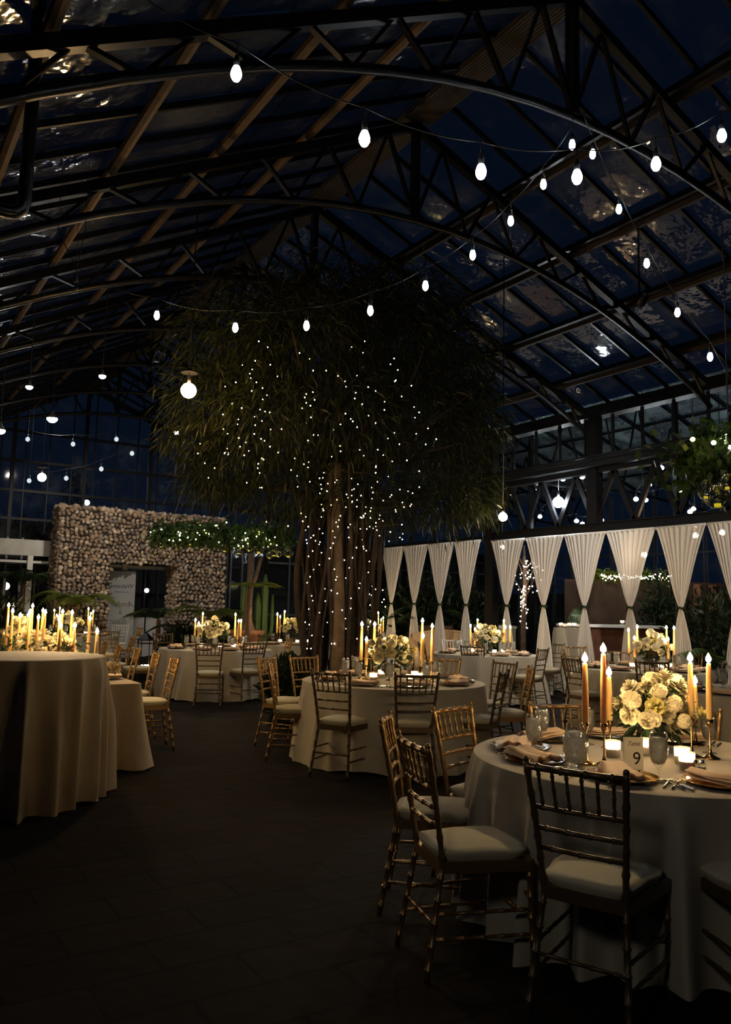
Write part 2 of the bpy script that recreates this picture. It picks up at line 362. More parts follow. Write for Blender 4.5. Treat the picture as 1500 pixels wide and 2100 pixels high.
# glazing bars and panes
mb = MB(); y = 1.0
while y < YEND:
    for sgn, xe in ((-1, -.3), (1, XW+.1)): mb.bar((RX, y, roofz(RX)+.05), (xe, y, roofz(xe)+.05), .035, .06)
    y += .61
struct(mb, 'trim_4', 'black_steel', 'steel glazing bars of the roof')
def pane(xa, xb, z_of, nm, mt, ys=-1, ye=YEND):
    m_ = MB(); m_.add([(xa, ys, z_of(xa)+.09), (xb, ys, z_of(xb)+.09), (xb, ye, z_of(xb)+.09), (xa, ye, z_of(xa)+.09)], [(0, 1, 2, 3)]); return struct(m_, nm, mt)
# left slope: overlapped panes, each course tilted a little; right slope: plain glass
mb = MB(); y = 1.0; i = 0
while y < YEND:
    for k in range(8):
        xa = -.3+k*.706; xb = xa+.74; t0 = rng.normal()*.012; t1 = rng.normal()*.012
        mb.add([(xa, y, roofz(xa)+.10+t0), (xb, y, roofz(xb)+.085), (xb, y+.61, roofz(xb)+.085+t1), (xa, y+.61, roofz(xa)+.10)], [(0, 1, 2, 3)])
    y += .61
struct(mb, 'window_1', 'glass_left', 'weathered glass panes of the left roof slope')
pane(RX, XW+.1, roofz, 'window_2', 'glass_roof')['label'] = 'glass panes of the right roof slope'
# end gable
mb = MB()
for x in (-.3, 1.6, 3.5, RX, 7.2, 9.1, XW): mb.bar((x, YEND, 0), (x, YEND, roofz(x)), .10, .09)
for z in (2.6, 3.6, 4.35, 5.15, 5.95): 
    mb.bar((max(-.3, RX-(RZ+.1-z)/SLL), YEND, z), (min(XW, RX+(RZ+.1-z)/SL), YEND, z), .08, .07)
for k in range(19):
    x = .2+k*.6; mb.bar((x, YEND, 2.6), (x, YEND, roofz(x)), .03, .03)
mb.bar((-.3, YEND, roofz(-.3)), (RX, YEND, roofz(RX)), .16, .12); mb.bar((RX, YEND, roofz(RX)), (XW, YEND, roofz(XW)), .16, .12)
struct(mb, 'wall_end', 'black_steel', 'black steel frame of the glazed end gable')
mb = MB(); mb.add([(-.3, YEND+.05, .0), (XW, YEND+.05, .0), (XW, YEND+.05, roofz(XW)), (RX, YEND+.05, roofz(RX)), (-.3, YEND+.05, roofz(-.3))], [(0, 1, 2, 3, 4)])
struct(mb, 'window_3', 'glass_wall', 'glass of the end gable')
mb = MB()
for k in range(30):
    x = -.2+k*.37; mb.bar((x, YEND-.06, 0), (x, YEND-.06, 3.1), .035, .05)
struct(mb, 'trim_5', 'grey_steel', 'grey mullions of the low end wall')
# right side: drape beam, lattice girder, gutter, clerestory
struct(MB().box(XW-.08, 3.5, 2.88, XW+.10, 12.65, 3.04).box(XW-.13, 3.5, 2.86, XW+.13, 12.65, 2.885).box(XW-.13, 3.5, 3.03, XW+.13, 12.65, 3.05), 'trim_6', 'black_steel', 'long black steel beam carrying the white drapes')
struct(MB().box(XW-.05, 12.65, 2.92, XW+.05, 16.6, 3.0), 'trim_7', 'black_steel', 'thin black beam over the far drapes')
for cy in (12.5, 9.8, 5.0):
    struct(MB().box(XW-.09, cy-.09, 0 if cy != 9.8 else 3.05, XW+.09, cy+.09, 5.0).box(XW-.11, cy-.11, 0 if cy != 9.8 else 3.05, XW-.09, cy+.11, 4.9), 'trim_8', 'black_steel', 'black steel column')
mb = MB(); y = 12.4
while y > 4.2:
    mb.bar((XW, y-.43, 3.95), (XW, y, 3.05), .055, .09); mb.bar((XW, y-.43, 3.95), (XW, y-.86, 3.05), .055, .09); y -= .86
mb.box(XW-.08, 3.2, 3.93, XW+.08, 17, 4.02)
struct(mb, 'trim_9', 'black_steel', 'zigzag lattice girder above the drapes')
struct(MB().box(XW-.22, 3, 4.03, XW+.05, YEND, 4.13).box(XW-.26, 3, 4.12, XW-.20, YEND, 4.17).bar((XW-.14, 3, 4.22), (XW-.14, YEND, 4.22), .035), 'trim_10', 'dark_steel', 'steel gutter along the eave')
struct(MB().box(XW-.1, 3, 4.93, XW+.14, YEND, 5.12), 'trim_11', 'black_steel', 'eave beam')
mb = MB(); y = 3.2
while y < YEND: mb.bar((XW, y, 4.15), (XW, y, 4.95), .035, .05); y += .62
struct(mb, 'trim_12', 'dark_steel', 'clerestory mullions')
# second bay beyond the girder
XB = 19.5
def roof2(x): return 5.1+.34*(x-XW) if x < 15.2 else 5.1+.34*4.2-.34*(x-15.2)
mb = MB(); y = 2.0
while y < YEND:
    mb.bar((XW, y, roof2(XW)), (15.2, y, roof2(15.2)), .05, .07); mb.bar((15.2, y, roof2(15.2)), (XB, y, roof2(XB)), .05, .07); y += 1.25
for x in (12.2, 13.2, 14.2, 15.2, 16.3, 17.4, 18.5): mb.bar((x, 2, roof2(x)-.05), (x, YEND, roof2(x)-.05), .05, .05)
struct(mb, 'trim_13', 'dark_steel', 'roof frame of the neighbouring bay')
mb = MB()
for i in range(16):
    xa = XW+i*(XB-XW)/16; xb = XW+(i+1)*(XB-XW)/16
    mb.add([(xa, 2, roof2(xa)+.1), (xb, 2, roof2(xb)+.07), (xb, YEND, roof2(xb)+.07), (xa, YEND, roof2(xa)+.1)], [(0, 1, 2, 3)])
struct(mb, 'window_4', 'glass_next', 'glass roof of the neighbouring bay')
mb = MB()
for yy in (7.5, 12.5, 17.5):
    mb.bar((XW+.1, yy, 4.15), (15.2, yy, 4.3), .05); mb.bar((15.2, yy, 4.3), (XB, yy, 4.0), .05)
    for k in range(7):
        x = XW+.3+k*1.2; mb.bar((x, yy, 4.2), (x+.6, yy, roof2(x+.6)), .035); mb.bar((x+.6, yy, roof2(x+.6)), (x+1.2, yy, 4.2), .035)
for yy in (6.2, 10.0, 14.0): mb.bar((13.5, yy, 0), (13.5, yy, roof2(13.5)), .09)
struct(mb, 'trim_14', 'dark_steel', 'steel frames in the neighbouring bay')
mb = MB(); y = 0
while y < 30: mb.bar((XB, y, 0), (XB, y, roof2(XB)), .05, .07); y += .8
for z in (1.1, 2.3, 3.2): mb.bar((XB, 0, z), (XB, 30, z), .05)
struct(mb, 'wall_right', 'grey_steel', 'glazed side wall frame of the neighbouring bay')
struct(MB().add([(XB+.04, 0, 0), (XB+.04, 30, 0), (XB+.04, 30, roof2(XB)), (XB+.04, 0, roof2(XB))], [(0, 1, 2, 3)]), 'window_5', 'glass_wall', 'glass of the far right side wall')
mb = MB(); x = XW
while x < XB: mb.bar((x, YEND, 0), (x, YEND, roof2(x)), .05); x += .8
mb.bar((XW, YEND, 1.2), (XB, YEND, 1.2), .06).bar((XW, YEND, 2.8), (XB, YEND, 2.8), .06)
struct(mb, 'wall_back', 'grey_steel', 'glazed back wall frame of the neighbouring bay')
# solid low walls added outside the glass to keep the horizon dark
struct(MB().box(-9, 29.5, -.1, 26, 29.8, 4.1).box(23.5, -6, -.1, 23.8, 29, 2.2), 'wall_backing', 'wall_dark', 'dark backing wall added outside to darken the horizon')
struct(MB().box(-9, -6, -.1, -8.8, 24, 4.5), 'wall_left', 'wall_dark', 'dark left wall'); struct(MB().box(-9, -6.2, -.1, 20, -6, 4.5), 'wall_front', 'wall_dark', 'dark wall behind the viewer')
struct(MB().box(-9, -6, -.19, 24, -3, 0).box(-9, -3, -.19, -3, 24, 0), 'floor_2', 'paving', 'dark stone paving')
# drain pipe at the upper left
p0 = atd(88, -40, 5.0); p1 = atd(48, 440, 5.0)
mb = MB(); x0, y0 = p1.x, p1.y
pts = [(x0, y0, 6.2), (x0, y0, p1.z+.08)]+[(x0-.1*(1-math.cos(a)), y0-.02*(1-math.cos(a)), p1.z+.08-.1*math.sin(a)) for a in (pi/6, pi/3, pi/2)]+[(x0-1.6, y0-.3, p1.z-.06)]
mb.tube(pts, .042, 10)
o = mb.build('drain_pipe', 'dark_steel', None, True); tag(o, 'dark steel drain pipe with elbow under the left roof slope', 'pipe')

# ================================================================ tables
def cloth_mesh(R, H, n=24, amp=.115, flare=.07, seed=0, seg=300):
    r_ = random.Random(seed); ph = [r_.random()*6.28 for _ in range(6)]; fr = [n, n//2+1, n*2-3, 5, 3, n+5]
    pl = []; a_ = r_.random()
    while a_ < 2*pi+.0:
        pl.append((a_, (.19+.15*r_.random())*2*pi/n, .5+.8*r_.random(), .2+.5*r_.random(), r_.uniform(-.03, .03))); a_ += 2*pi/n*(.65+.8*r_.random())
    def ridge(a, t):
        w = 0
        for c0, wd, hg, st, sk_ in pl:
            d = (a-c0-sk_*t+pi) % (2*pi)-pi
            if abs(d) < .4: w += hg*math.exp(-abs(d/wd)**1.7)*min(1, max(0, (t+.12)/st))**.8
        return w
    def skirt(u, v):
        a = 2*pi*u; t = v
        rr = R+.006*math.sin(t*pi/2)+flare*t+amp*ridge(a, t)*(.35+.75*t)*min(1, t*14)
        drop = H-.004-(H-.010-.03*max(0, math.sin(fr[3]*a+ph[3]))*t)*t
        return (rr*math.cos(a), rr*math.sin(a), drop)
    mb = MB()
    mb.grid(skirt, seg, 14, wrap=True)
    mb.lathe([(.002, H), (R*.5, H), (R*.9, H), (R-.008, H-.0005), (R, H-.004)], seg)
    return mb
TBL = {}
def table(key, c, R, label, H=.76, mt='linen', **k):
    o = cloth_mesh(R, H, seed=sum(map(ord, key)), **k).build('tablecloth', mt, None, True, (c[0], c[1], 0))
    tag(o, label, 'tablecloth', 'floor-length cloths on the round tables'); TBL[key] = (Vector((c[0], c[1], 0)), R, H); return o
table('T9', (3.59, 2.86), .90, 'grey ivory floor-length tablecloth on the near round table numbered nine', amp=.16, n=26, flare=-.02, seg=520)
table('T6', (4.82, 6.98), .93, 'grey ivory floor-length tablecloth on the middle round table numbered six', amp=.04)
table('T10', (5.28, 12.85), .915, 'ivory floor-length tablecloth on the round table right of the black lantern')
table('T12', (7.46, 14.3), .915, 'ivory floor-length tablecloth on the round table just left of the tree trunk')
table('T13', (9.3, 10.75), .915, 'grey ivory tablecloth on the round table in front of the beige loveseat')
table('T14', (9.25, 7.4), .915, 'grey ivory tablecloth on the round table before the bar and drapes')
table('T15', (7.75, 4.75), .915, 'grey ivory tablecloth on the round table cropped by the right edge')
table('T16', (10.0, 15.4), .75, 'ivory tablecloth on the small far round table right of the tree trunk')
table('T17', (4.2, 18.2), .915, 'ivory tablecloth on the far round table before the stone wall')
o = cloth_mesh(.6, 1.07, n=20, amp=.15, flare=-.055, seed=5, seg=400).build('tablecloth', 'linen_warm', None, True, (1.2, 6.72, 0))
tag(o, 'beige floor-length cloth on the tall cocktail table in the left foreground', 'tablecloth')
# long table cloth with squared corners
LX0, LX1, LY0, LY1 = 1.15, 2.36, 7.45, 12.9
def longcloth():
    mb = MB(); H = .76; hx, hy = (LX1-LX0)/2, (LY1-LY0)/2; per = []
    def rect(u):
        L = [2*hx, 2*hy, 2*hx, 2*hy]; tot = sum(L); s = u*tot
        if s < L[0]: return (-hx+s, -hy, 0, -1)
        s -= L[0]
        if s < L[1]: return (hx, -hy+s, 1, 0)
        s -= L[1]
        if s < L[2]: return (hx-s, hy, 0, 1)
        s -= L[2]; return (-hx, hy-s, -1, 0)
    def sk(u, v):
        x, y, nx, ny = rect(u % 1); cx = abs(abs(x)-hx) < .12 and abs(abs(y)-hy) < .12
        k = .04*v+(.03 if cx else .0)*v+.012*v*math.sin(u*170)+.01*v*math.sin(u*61+1)
        wob = .05*v*v*(1 if cx else 0)
        dx, dy = nx*(k+wob), ny*(k+wob)
        if cx: dx += math.copysign(.03*v, x); dy += math.copysign(.03*v, y)
        return (x+dx, y+dy, H-(H-.02)*v)
    mb.grid(sk, 280, 12, wrap=True); mb.add([(-hx, -hy, H), (hx, -hy, H), (hx, hy, H), (-hx, hy, H)], [(0, 1, 2, 3)])
    return mb
o = longcloth().build('tablecloth', 'linen_warm', None, True, ((LX0+LX1)/2, (LY0+LY1)/2, 0)); tag(o, 'beige cloth with squared corner on the long table behind the cocktail table', 'tablecloth')

# ================================================================ chairs
def ringed(p, q, r, step=.085, bend=None):
    """bamboo-turned rod: small rings along its length; returns points and radii"""
    p = Vector(p); q = Vector(q); L = (q-p).length; pts = []; rs = []
    n = max(1, int(L/step)); xs = [0]
    for i in range(n):
        c = (i+.5)/n; xs += [c-.007/L, c-.003/L, c+.003/L, c+.007/L]
    xs.append(1)
    for i, x in enumerate(xs):
        k = (i-1) % 4 if 0 < i < len(xs)-1 else 0
        rs.append(r*(1.32 if 0 < i < len(xs)-1 and k in (1, 2) else 1)); w = p.lerp(q, x)
        if bend: w = w+Vector(bend)*math.sin(pi*x)
        pts.append(w)
    return pts, rs
def make_chair(mt, name='chiavari_chair'):
    root = thing(name, (0, 0, 0), 'chair', 'chair')
    # local: seat faces +Y, back at -Y
    wf, wb, yf, yb = .20, .158, .20, -.19
    def rod(nm, p, q, r, seg=6, **k):
        a, b2 = ringed(p, q, r, **k); return MB().tube(a, b2, seg).build(nm, mt, root, True)
    def bx(z):  # x, y of the back post at height z
        t = max(0, (z-.44)/.48); return wb+.036*t**1.1, yb-.085*t**1.2
    for sx in (-1, 1):
        rod('leg', (sx*wf, yf+.01, 0), (sx*(wf-.005), yf-.01, .43), .0125)
        a, r1 = ringed((sx*(wb+.034), yb-.075, 0), (sx*wb, yb, .43), .0125)
        b2 = []; rr = []
        zs = np.linspace(.43, .925, 25)
        for i, z in enumerate(zs):
            x, y = bx(z); b2.append(Vector((sx*x, y, z))); rr.append(.0125*(1.32 if i % 4 == 2 else 1))
        MB().tube(a[:-1]+b2, r1[:-1]+rr, 6).ball((sx*bx(.93)[0], bx(.93)[1], .93), .013, 8, 5).build('leg', mt, root, True)
    x, y = bx(.905); rod('crest_rail', (-x, y, .905), (x, y, .905), .0135, bend=(0, -.018, 0))
    for z in (.752, .672, .597):
        x, y = bx(z); rod('back_rail', (-x, y, z), (x, y, z), .0095, bend=(0, -.012, 0))
    for i in range(6):
        u = (i+.5)/6*2-1; x1, y1 = bx(.905); x0, y0 = bx(.752)
        bn = math.cos(u*pi/2)
        rod('spindle', (u*x0*.92, y0-.012*bn, .752), (u*x1*.92, y1-.018*bn, .905), .007, 5, step=.05)
    mb = MB(); ring = []
    for (a, b3) in (((-wf, yf), (wf, yf)), ((wf, yf), (wb, yb)), ((wb, yb), (-wb, yb)), ((-wb, yb), (-wf, yf))): mb.bar((a[0], a[1], .43), (b3[0], b3[1], .43), .026, .045)
    mb.add([(-wf, yf, .445), (wf, yf, .445), (wb, yb, .445), (-wb, yb, .445)], [(0, 1, 2, 3)])
    mb.build('seat_frame', mt, root)
    for z in (.15, .25):
        for sx in (-1, 1): rod('stretcher', (sx*wf, yf, z), (sx*(wb+.016), yb-.04, z), .008, 5)
    rod('stretcher', (-wf, yf, .21), (wf, yf, .21), .008, 5); rod('stretcher', (-wb-.016, yb-.037, .21), (wb+.016, yb-.037, .21), .008, 5)
    rod('stretcher', (-wf, yf, .30), (wf, yf, .30), .008, 5)
    # cushion, domed with soft rounded corners
    def cu(u, v):
        a = 2*pi*u; c_, s_ = math.cos(a), math.sin(a); e = .42
        x = math.copysign(abs(c_)**e, c_); y = math.copysign(abs(s_)**e, s_)
        if v < .5:
            k = .93+.09*math.sin(pi*v); z = .452+.040*(v*2)
        else:
            w = (v-.5)*2; k = 1.02*(1-w)**.9 if w < 1 else 0; k = max(k, .001); z = .492+.026*(1-(1-w)**2)
        hx = (wf if y > 0 else wb)*.5+(wf+wb)/4; return (x*k*(hx+.008), (y*k*.205)+.005, z)
    MB().grid(cu, 40, 10, wrap=True).build('cushion', 'cushion_ivory', root, True)
    return root
bronze = make_chair('chair_bronze'); gold = make_chair('chair_gold'); silver = make_chair('chair_silver')
def chair(kind, px, py, tkey=None, label='', face=None, group=None, dx=0):
    """chair whose crest rail shows at (px, py), seat turned to its table"""
    q = at(px, py, .905)
    if tkey:
        c = TBL[tkey][0]; a = math.atan2(c.y-q.y, c.x-q.x)
        d0 = math.hypot(c.x-q.x, c.y-q.y)
    if face is not None: a = math.radians(face)
    a += math.radians(dx)
    base = Vector((q.x, q.y, 0))+Vector((math.cos(a), math.sin(a), 0))*.26
    o = place(kind, USED, base, a-pi/2, label, group); return o
def polar_chair(kind, tkey, deg, r, label, group=None, dx=0):
    c = TBL[tkey][0]; a = math.radians(deg); return place(kind, USED, (c.x+r*math.cos(a), c.y+r*math.sin(a), 0), a+pi/2+math.radians(dx), label, group)
g9 = 'chairs around the near table nine'; g6 = 'chairs around the middle table six'
bl = 'bronze chiavari chair'; gl_ = 'gold chiavari chair'
chair(bronze, 1182, 1583, 'T9', 'dark chiavari chair with its back to the camera, in front of number card nine', group=g9, dx=-6)
chair(gold, 853, 1527, 'T9', 'gold chiavari chair at near table nine, its whole ivory cushion in view', group=g9, dx=-12)
chair(gold, 797, 1479, 'T9', 'gold chiavari chair at near table nine, leftmost and partly behind another', group=g9, dx=-6)
chair(gold, 933, 1456, 'T9', 'gold chiavari chair left of the near table nine, angled by its napkins', group=g9, dx=-8)
chair(gold, 1147, 1450, 'T9', 'gold chiavari chair on the far side of table nine, left of the candles', group=g9)
chair(gold, 1408, 1460, 'T9', 'gold chiavari chair on the far side of table nine, behind its right candles', group=g9)
polar_chair(bronze, 'T9', -117, .99, 'chiavari chair cut by the right edge, only its ivory cushion corner showing', g9)
chair(bronze, 680, 1382, 'T6', bl+' at table six, left front with its back turned', group=g6)
chair(bronze, 855, 1387, 'T6', bl+' at table six, front right with its back turned', group=g6)
chair(gold, 556, 1363, 'T6', gl_+', leftmost at table six', group=g6, dx=-6)
chair(gold, 549, 1352, 'T6', gl_+', partly hidden behind the leftmost one at table six', group=g6)
chair(gold, 625, 1350, 'T6', gl_+' on the far left side of table six, facing the camera', group=g6, face=-82)
chair(gold, 757, 1351, 'T6', gl_+' behind the candles of table six', group=g6)
chair(gold, 912, 1354, 'T6', gl_+' behind the goblets of table six', group=g6)
chair(bronze, 1034, 1361, 'T6', bl+' on the far right side of table six', group=g6)
chair(bronze, 1031, 1382, 'T6', bl+' on the near right side of table six', group=g6, dx=12)
chair(gold, 1087, 1374, 'T6', gl_+' seen edge-on right of table six', group=g6)
g10 = 'chairs around the table right of the lantern'
chair(bronze, 430, 1322, 'T10', bl+' before the table right of the lantern, nearer the lantern', group=g10)
chair(bronze, 523, 1320, 'T10', bl+' before the table right of the lantern, nearer the tree', group=g10)
chair(bronze, 335, 1301, 'T10', bl+' just behind the black lantern', group=g10)
chair(bronze, 320, 1313, None, bl+' in front of the black lantern, facing left', face=165, group=g10)
chair(gold, 518, 1293, 'T10', gl_+' in front of the terracotta cactus pot', group=g10, face=-110)
chair(bronze, 549, 1305, 'T10', bl+' behind the right rim of the table by the lantern', group=g10)
chair(gold, 593, 1312, 'T10', gl_+' between the lantern table and the tree trunk', group=g10, face=165)
g13 = 'chairs around the table by the loveseat'
chair(bronze, 970, 1327, 'T13', bl+' with its back turned before the loveseat table', group=g13)
chair(bronze, 1113, 1333, 'T13', bl+' at the right front of the loveseat table', group=g13, face=110)
chair(bronze, 1137, 1322, None, bl+' against the second drape right of the column', face=200, group=g13)
chair(silver, 927, 1314, 'T13', 'pale chiavari chair behind the loveseat table, below the middle drapes', group=g13)
chair(bronze, 850, 1300, None, bl+' at the foot of the drapes left of the loveseat', face=200, group=g13)
chair(bronze, 866, 1321, 'T13', bl+' behind the right candles of table six', group=g13)
g14 = 'chairs around the table before the bar'
chair(bronze, 1173, 1352, 'T14', bl+' at the left of the bar table, largest of three', group=g14, dx=-10)
chair(gold, 1161, 1339, 'T14', gl_+' left of the bar table, half behind the largest one', group=g14, face=-45)
chair(gold, 1181, 1328, 'T14', gl_+' farthest left of the bar table, showing one post', group=g14)
chair(gold, 1272, 1338, 'T14', gl_+' behind the flowers of the bar table, left', group=g14, face=-130)
chair(bronze, 1338, 1359, 'T14', bl+' with its back turned before the bar table flowers', group=g14)
chair(bronze, 1371, 1380, 'T15', bl+' behind the white roses of table nine, upper right', group=g14, face=-60)
chair(gold, 1413, 1342, 'T14', gl_+' at the foot of the rightmost full drape', group=g14, face=-150)
chair(bronze, 1484, 1361, 'T14', bl+' cut by the right edge beside the bar table', group=g14, face=120)
gl2 = 'chairs along the long table'
for (px, py, w) in ((357, 1352, 'nearest'), (319, 1342, 'second nearest'), (280, 1332, 'third nearest'), (243, 1325, 'fourth nearest'), (215, 1318, 'fifth nearest')):
    chair(gold, px, py, None, gl_+f' at the right of the long table, {w} to the camera', face=172, group=gl2)
g17 = 'chairs around the far table by the stone wall'
chair(silver, 247, 1283, None, 'silver chiavari chair in front of the welcome banner', face=-110, group=g17)
chair(silver, 65, 1277, 'T17', 'silver chiavari chair behind the long table candles', group=g17)
chair(bronze, 10, 1279, 'T17', bl+' at the far left edge behind the tall candles', group=g17)
chair(bronze, 226, 1296, 'T17', bl+' with its back turned before the far table by the stone wall', group=g17, face=100)
chair(gold, 286, 1289, 'T17', gl_+' right of the welcome banner, seen from the side', group=g17)
chair(gold, 270, 1308, None, gl_+' between the long table and the welcome banner', face=170, group=g17)
chair(silver, 814, 1291, 'T16', 'pale chiavari chair at the small far table right of the tree', face=-110)

# ================================================================ flames, candles, holders
def flame_mb(r, h, z0=0):
    prof = [(.15, 0), (.62, .10), (.95, .25), (1, .38), (.80, .58), (.45, .78), (.18, .92), (.02, 1)]
    return MB().lathe([(a*r, z0+b*h) for a, b in prof], 10)
def make_candle(h, r=.0175, fr=.0145, fh=.05):
    t = thing('taper_candle', (0, 0, 0), 'candle', 'candle')
    MB().lathe([(.001, 0), (r*.8, 0), (r*.85, .01), (r, .05), (r*.9, h*.6), (r*.66, h-.008), (r*.58, h), (.001, h-.003)], 12).build('wax_body', 'wax', t, True)
    MB().tube([(0, 0, h-.003), (0, 0, h+.012)], .0016, 5).build('wick', 'wick', t)
    flame_mb(fr, fh, h+.004).build('flame', 'flame', t, True)
    return t
CAND = {}
def candle_obj(h):
    k = round(h*20)/20
    if k not in CAND: CAND[k] = make_candle(k); CAND[k]['hgt'] = k; CAND[k].name = 'taper_candle'
    p = CAND[k]
    if p.get('used'): o = copy_tree(p)
    else: o = p; p['used'] = 1
    return o
def make_holder(h, mt):
    t = MB().lathe([(.001, 0), (.048, 0), (.048, .004), (.034, .010), (.012, .022), (.0055, .05), (.0045, h*.5), (.0055, h-.05), (.010, h-.036), (.016, h-.02), (.019, h), (.0165, h), (.0155, h-.012), (.001, h-.014)], 14).build('candle_holder', mt, None, True)
    return tag(t, 'holder', 'candle holder')
HOLD = {}
def holder_obj(h, mt='brass'):
    k = (round(h*20)/20, mt)
    if k not in HOLD: HOLD[k] = [make_holder(k[0], mt), False]
    if HOLD[k][1]: o = HOLD[k][0].copy(); COL.objects.link(o)
    else: o = HOLD[k][0]; HOLD[k][1] = True
    return o, k[0]
def candle_at(p, zf, H, cl, hl, mt='brass', hh=None):
    """candle and holder on a top at height H with the flame base at height zf"""
    tot = zf-H; hh = hh if hh else max(.10, min(.24, tot*.38))
    ho, hh = holder_obj(hh, mt); ho.location = (p[0], p[1], H+.001)
    ca = candle_obj(max(.15, tot-hh)); ca.location = (p[0], p[1], H+hh-.011); ca.rotation_euler = (rng.normal()*.008, rng.normal()*.008, rng.random()*6)
    cl.append(ca); hl.append(ho)
def topz(px, py, x, y):
    d = math.hypot(x, y); v = atd(px, py, 10)-CAM; k = (v.x*x+v.y*y)/(v.x**2+v.y**2); return CAM.z+v.z*k

# --- blooms
def rose_mb(seed, n=22, open_=1.0):
    r_ = random.Random(seed); mb = MB()
    for k in range(n):
        f = k/(n-1); a0 = k*2.4+r_.random()*.4; rad = .10+.62*f**.9; wid = .55+.75*f; hgt = .62-.20*f+.25*(1-f); cup = (.95-1.05*f)*open_; tilt = .15+1.05*f**1.3+r_.uniform(-.1, .1)
        zb = -.38*f
        def pet(u, v, a0=a0, rad=rad, wid=wid, hgt=hgt, f=f, tilt=tilt, zb=zb, ph=r_.random()*6):
            aa = a0+(u-.5)*wid*1.7; w = math.sin(pi*(.08+.84*u))**.5
            vv = v*w; out = rad*(.25+.75*vv)+math.sin(tilt)*vv*hgt*.75+(.16*f*max(0, vv-.7)/.3)
            z = zb+.02+math.cos(tilt*.8)*vv*hgt-(.12*f*max(0, vv-.75)/.25)+.035*math.sin(u*9+ph)*vv
            return (math.cos(aa)*out, math.sin(aa)*out, z)
        mb.grid(pet, 6, 5)
    return mb
def ball_mb(seed):
    """many-petalled ball bloom"""
    r_ = random.Random(seed); mb = MB()
    for k in range(60):
        z = 1-1.7*(k+.5)/60; rr = math.sqrt(max(0, 1-z*z)); a = k*2.4; nrm = Vector((rr*math.cos(a), rr*math.sin(a), z)); s1, s2 = frame(nrm); rot = r_.random()*3
        u1 = s1*math.cos(rot)+s2*math.sin(rot); u2 = s2*math.cos(rot)-s1*math.sin(rot); c = nrm*.62; w = .30
        mb.grid(lambda u, v: c+nrm*(.24*math.sin(pi*u)*(1-.3*v)+.12*v+.05*math.sin(u*11+k))+u1*(u-.5)*w*2+u2*(v-.5)*w*1.7, 4, 3)
    return mb
ROSE = [rose_mb(i).mesh('rose', 'petal') for i in range(3)]; BALL = [ball_mb(i).mesh('carnation', 'petal') for i in range(2)]
ROSEY = rose_mb(9, 16, .7).mesh('rose', 'petal_yellow'); ROSEC = [rose_mb(i+20).mesh('rose', 'petal_cream') for i in range(2)]; BALLC = ball_mb(5).mesh('carnation', 'petal_cream')
def bloom(parent, p, nrm, size, pool, nm='rose'):
    me = pool[int(rng.integers(len(pool)))]; o = bpy.data.objects.new('carnation' if me in BALL or me is BALLC else 'rose', me); COL.objects.link(o); o.parent = parent
    o.location = p; q = Vector(nrm).to_track_quat('Z', 'Y'); o.rotation_mode = 'QUATERNION'; o.rotation_quaternion = q @ Matrix.Rotation(rng.random()*6.28, 3, 'Z').to_quaternion(); o.scale = (size,)*3
    return o
def bouquet(loc, label, n=30, spread=(.26, .20, .17), zc=.30, size=.055, bowl=.13, group='rose and carnation centrepieces', pool=None):
    t = thing('flower_arrangement', loc, label, 'flowers', group)
    pool = pool or (ROSE+ROSE+BALL+[ROSEY])
    MB().lathe([(.001, 0), (.055, 0), (.055, .008), (.02, .02), (.02, .05), (.07, .07), (bowl*.72, .10), (bowl*.78, .15), (bowl*.7, .15), (bowl*.6, .10), (.001, .09)], 24).build('bowl', 'bowl_black', t, True)
    pts = []; tries = 0
    while len(pts) < n and tries < 4000:
        tries += 1; d = Vector(rng.normal(size=3)).normalized()
        if d.z < -.45: continue
        lob = 1+.22*math.sin(2*math.atan2(d.y, d.x)+1)+.15*rng.normal()
        p = Vector((d.x*spread[0]*lob, d.y*spread[1]*lob, zc+d.z*spread[2]*(1.0+.25*rng.normal())))
        if p.z < .15: continue
        if all((p-q[0]).length > size*1.25 for q in pts): pts.append((p, d))
    for p, d in pts: bloom(t, p, (d+Vector((0, 0, .25))).normalized(), size*(.78+.4*rng.random()), pool)
    P, D = blob_pts(170, (0, 0, zc-.03), (spread[0]*.9, spread[1]*.9, spread[2]*.9), .5); V = leaves(P, D+np.array([0, 0, .2]), .09, .032)
    quads('foliage', V, 'leaf_bouquet', t)
    P, D = blob_pts(60, (0, 0, zc), (spread[0], spread[1], spread[2]), .9); V = leaves(P, D+rng.normal(size=P.shape)*.5, .07, .010); quads('sprigs', V, 'leaf_bouquet', t)
    return t
# --- votive, goblet, charger, napkin, cutlery prototypes
def make_votive():
    t = thing('votive_candle', (0, 0, 0), 'votive', 'votive')
    MB().lathe([(.001, .001), (.032, .001), (.036, .004), (.039, .085), (.0375, .085), (.034, .008), (.001, .007)], 18).build('glass_cup', 'glass_votive', t, True)
    MB().lathe([(.001, .008), (.031, .008), (.033, .045), (.001, .045)], 16).build('wax_fill', 'wax_white', t, True)
    flame_mb(.014, .032, .046).build('flame', 'votive_glow', t, True)
    return t
def make_goblet():
    t = thing('water_goblet', (0, 0, 0), 'goblet', 'glass')
    MB().lathe([(.001, .001), (.036, .001), (.037, .003), (.012, .008), (.0055, .016), (.005, .05), (.009, .062), (.026, .078), (.038, .105), (.0425, .14), (.0405, .18), (.0355, .215), (.0345, .215), (.039, .18), (.0405, .14), (.036, .106), (.024, .082), (.001, .072)], 22).build('glass_bowl', 'glass_clear', t, True)
    MB().lathe([(.001, .074), (.023, .083), (.035, .107), (.0395, .14), (.0385, .175), (.038, .19), (.001, .192)], 20).build('iced_water', 'water_ice', t, True)
    return t
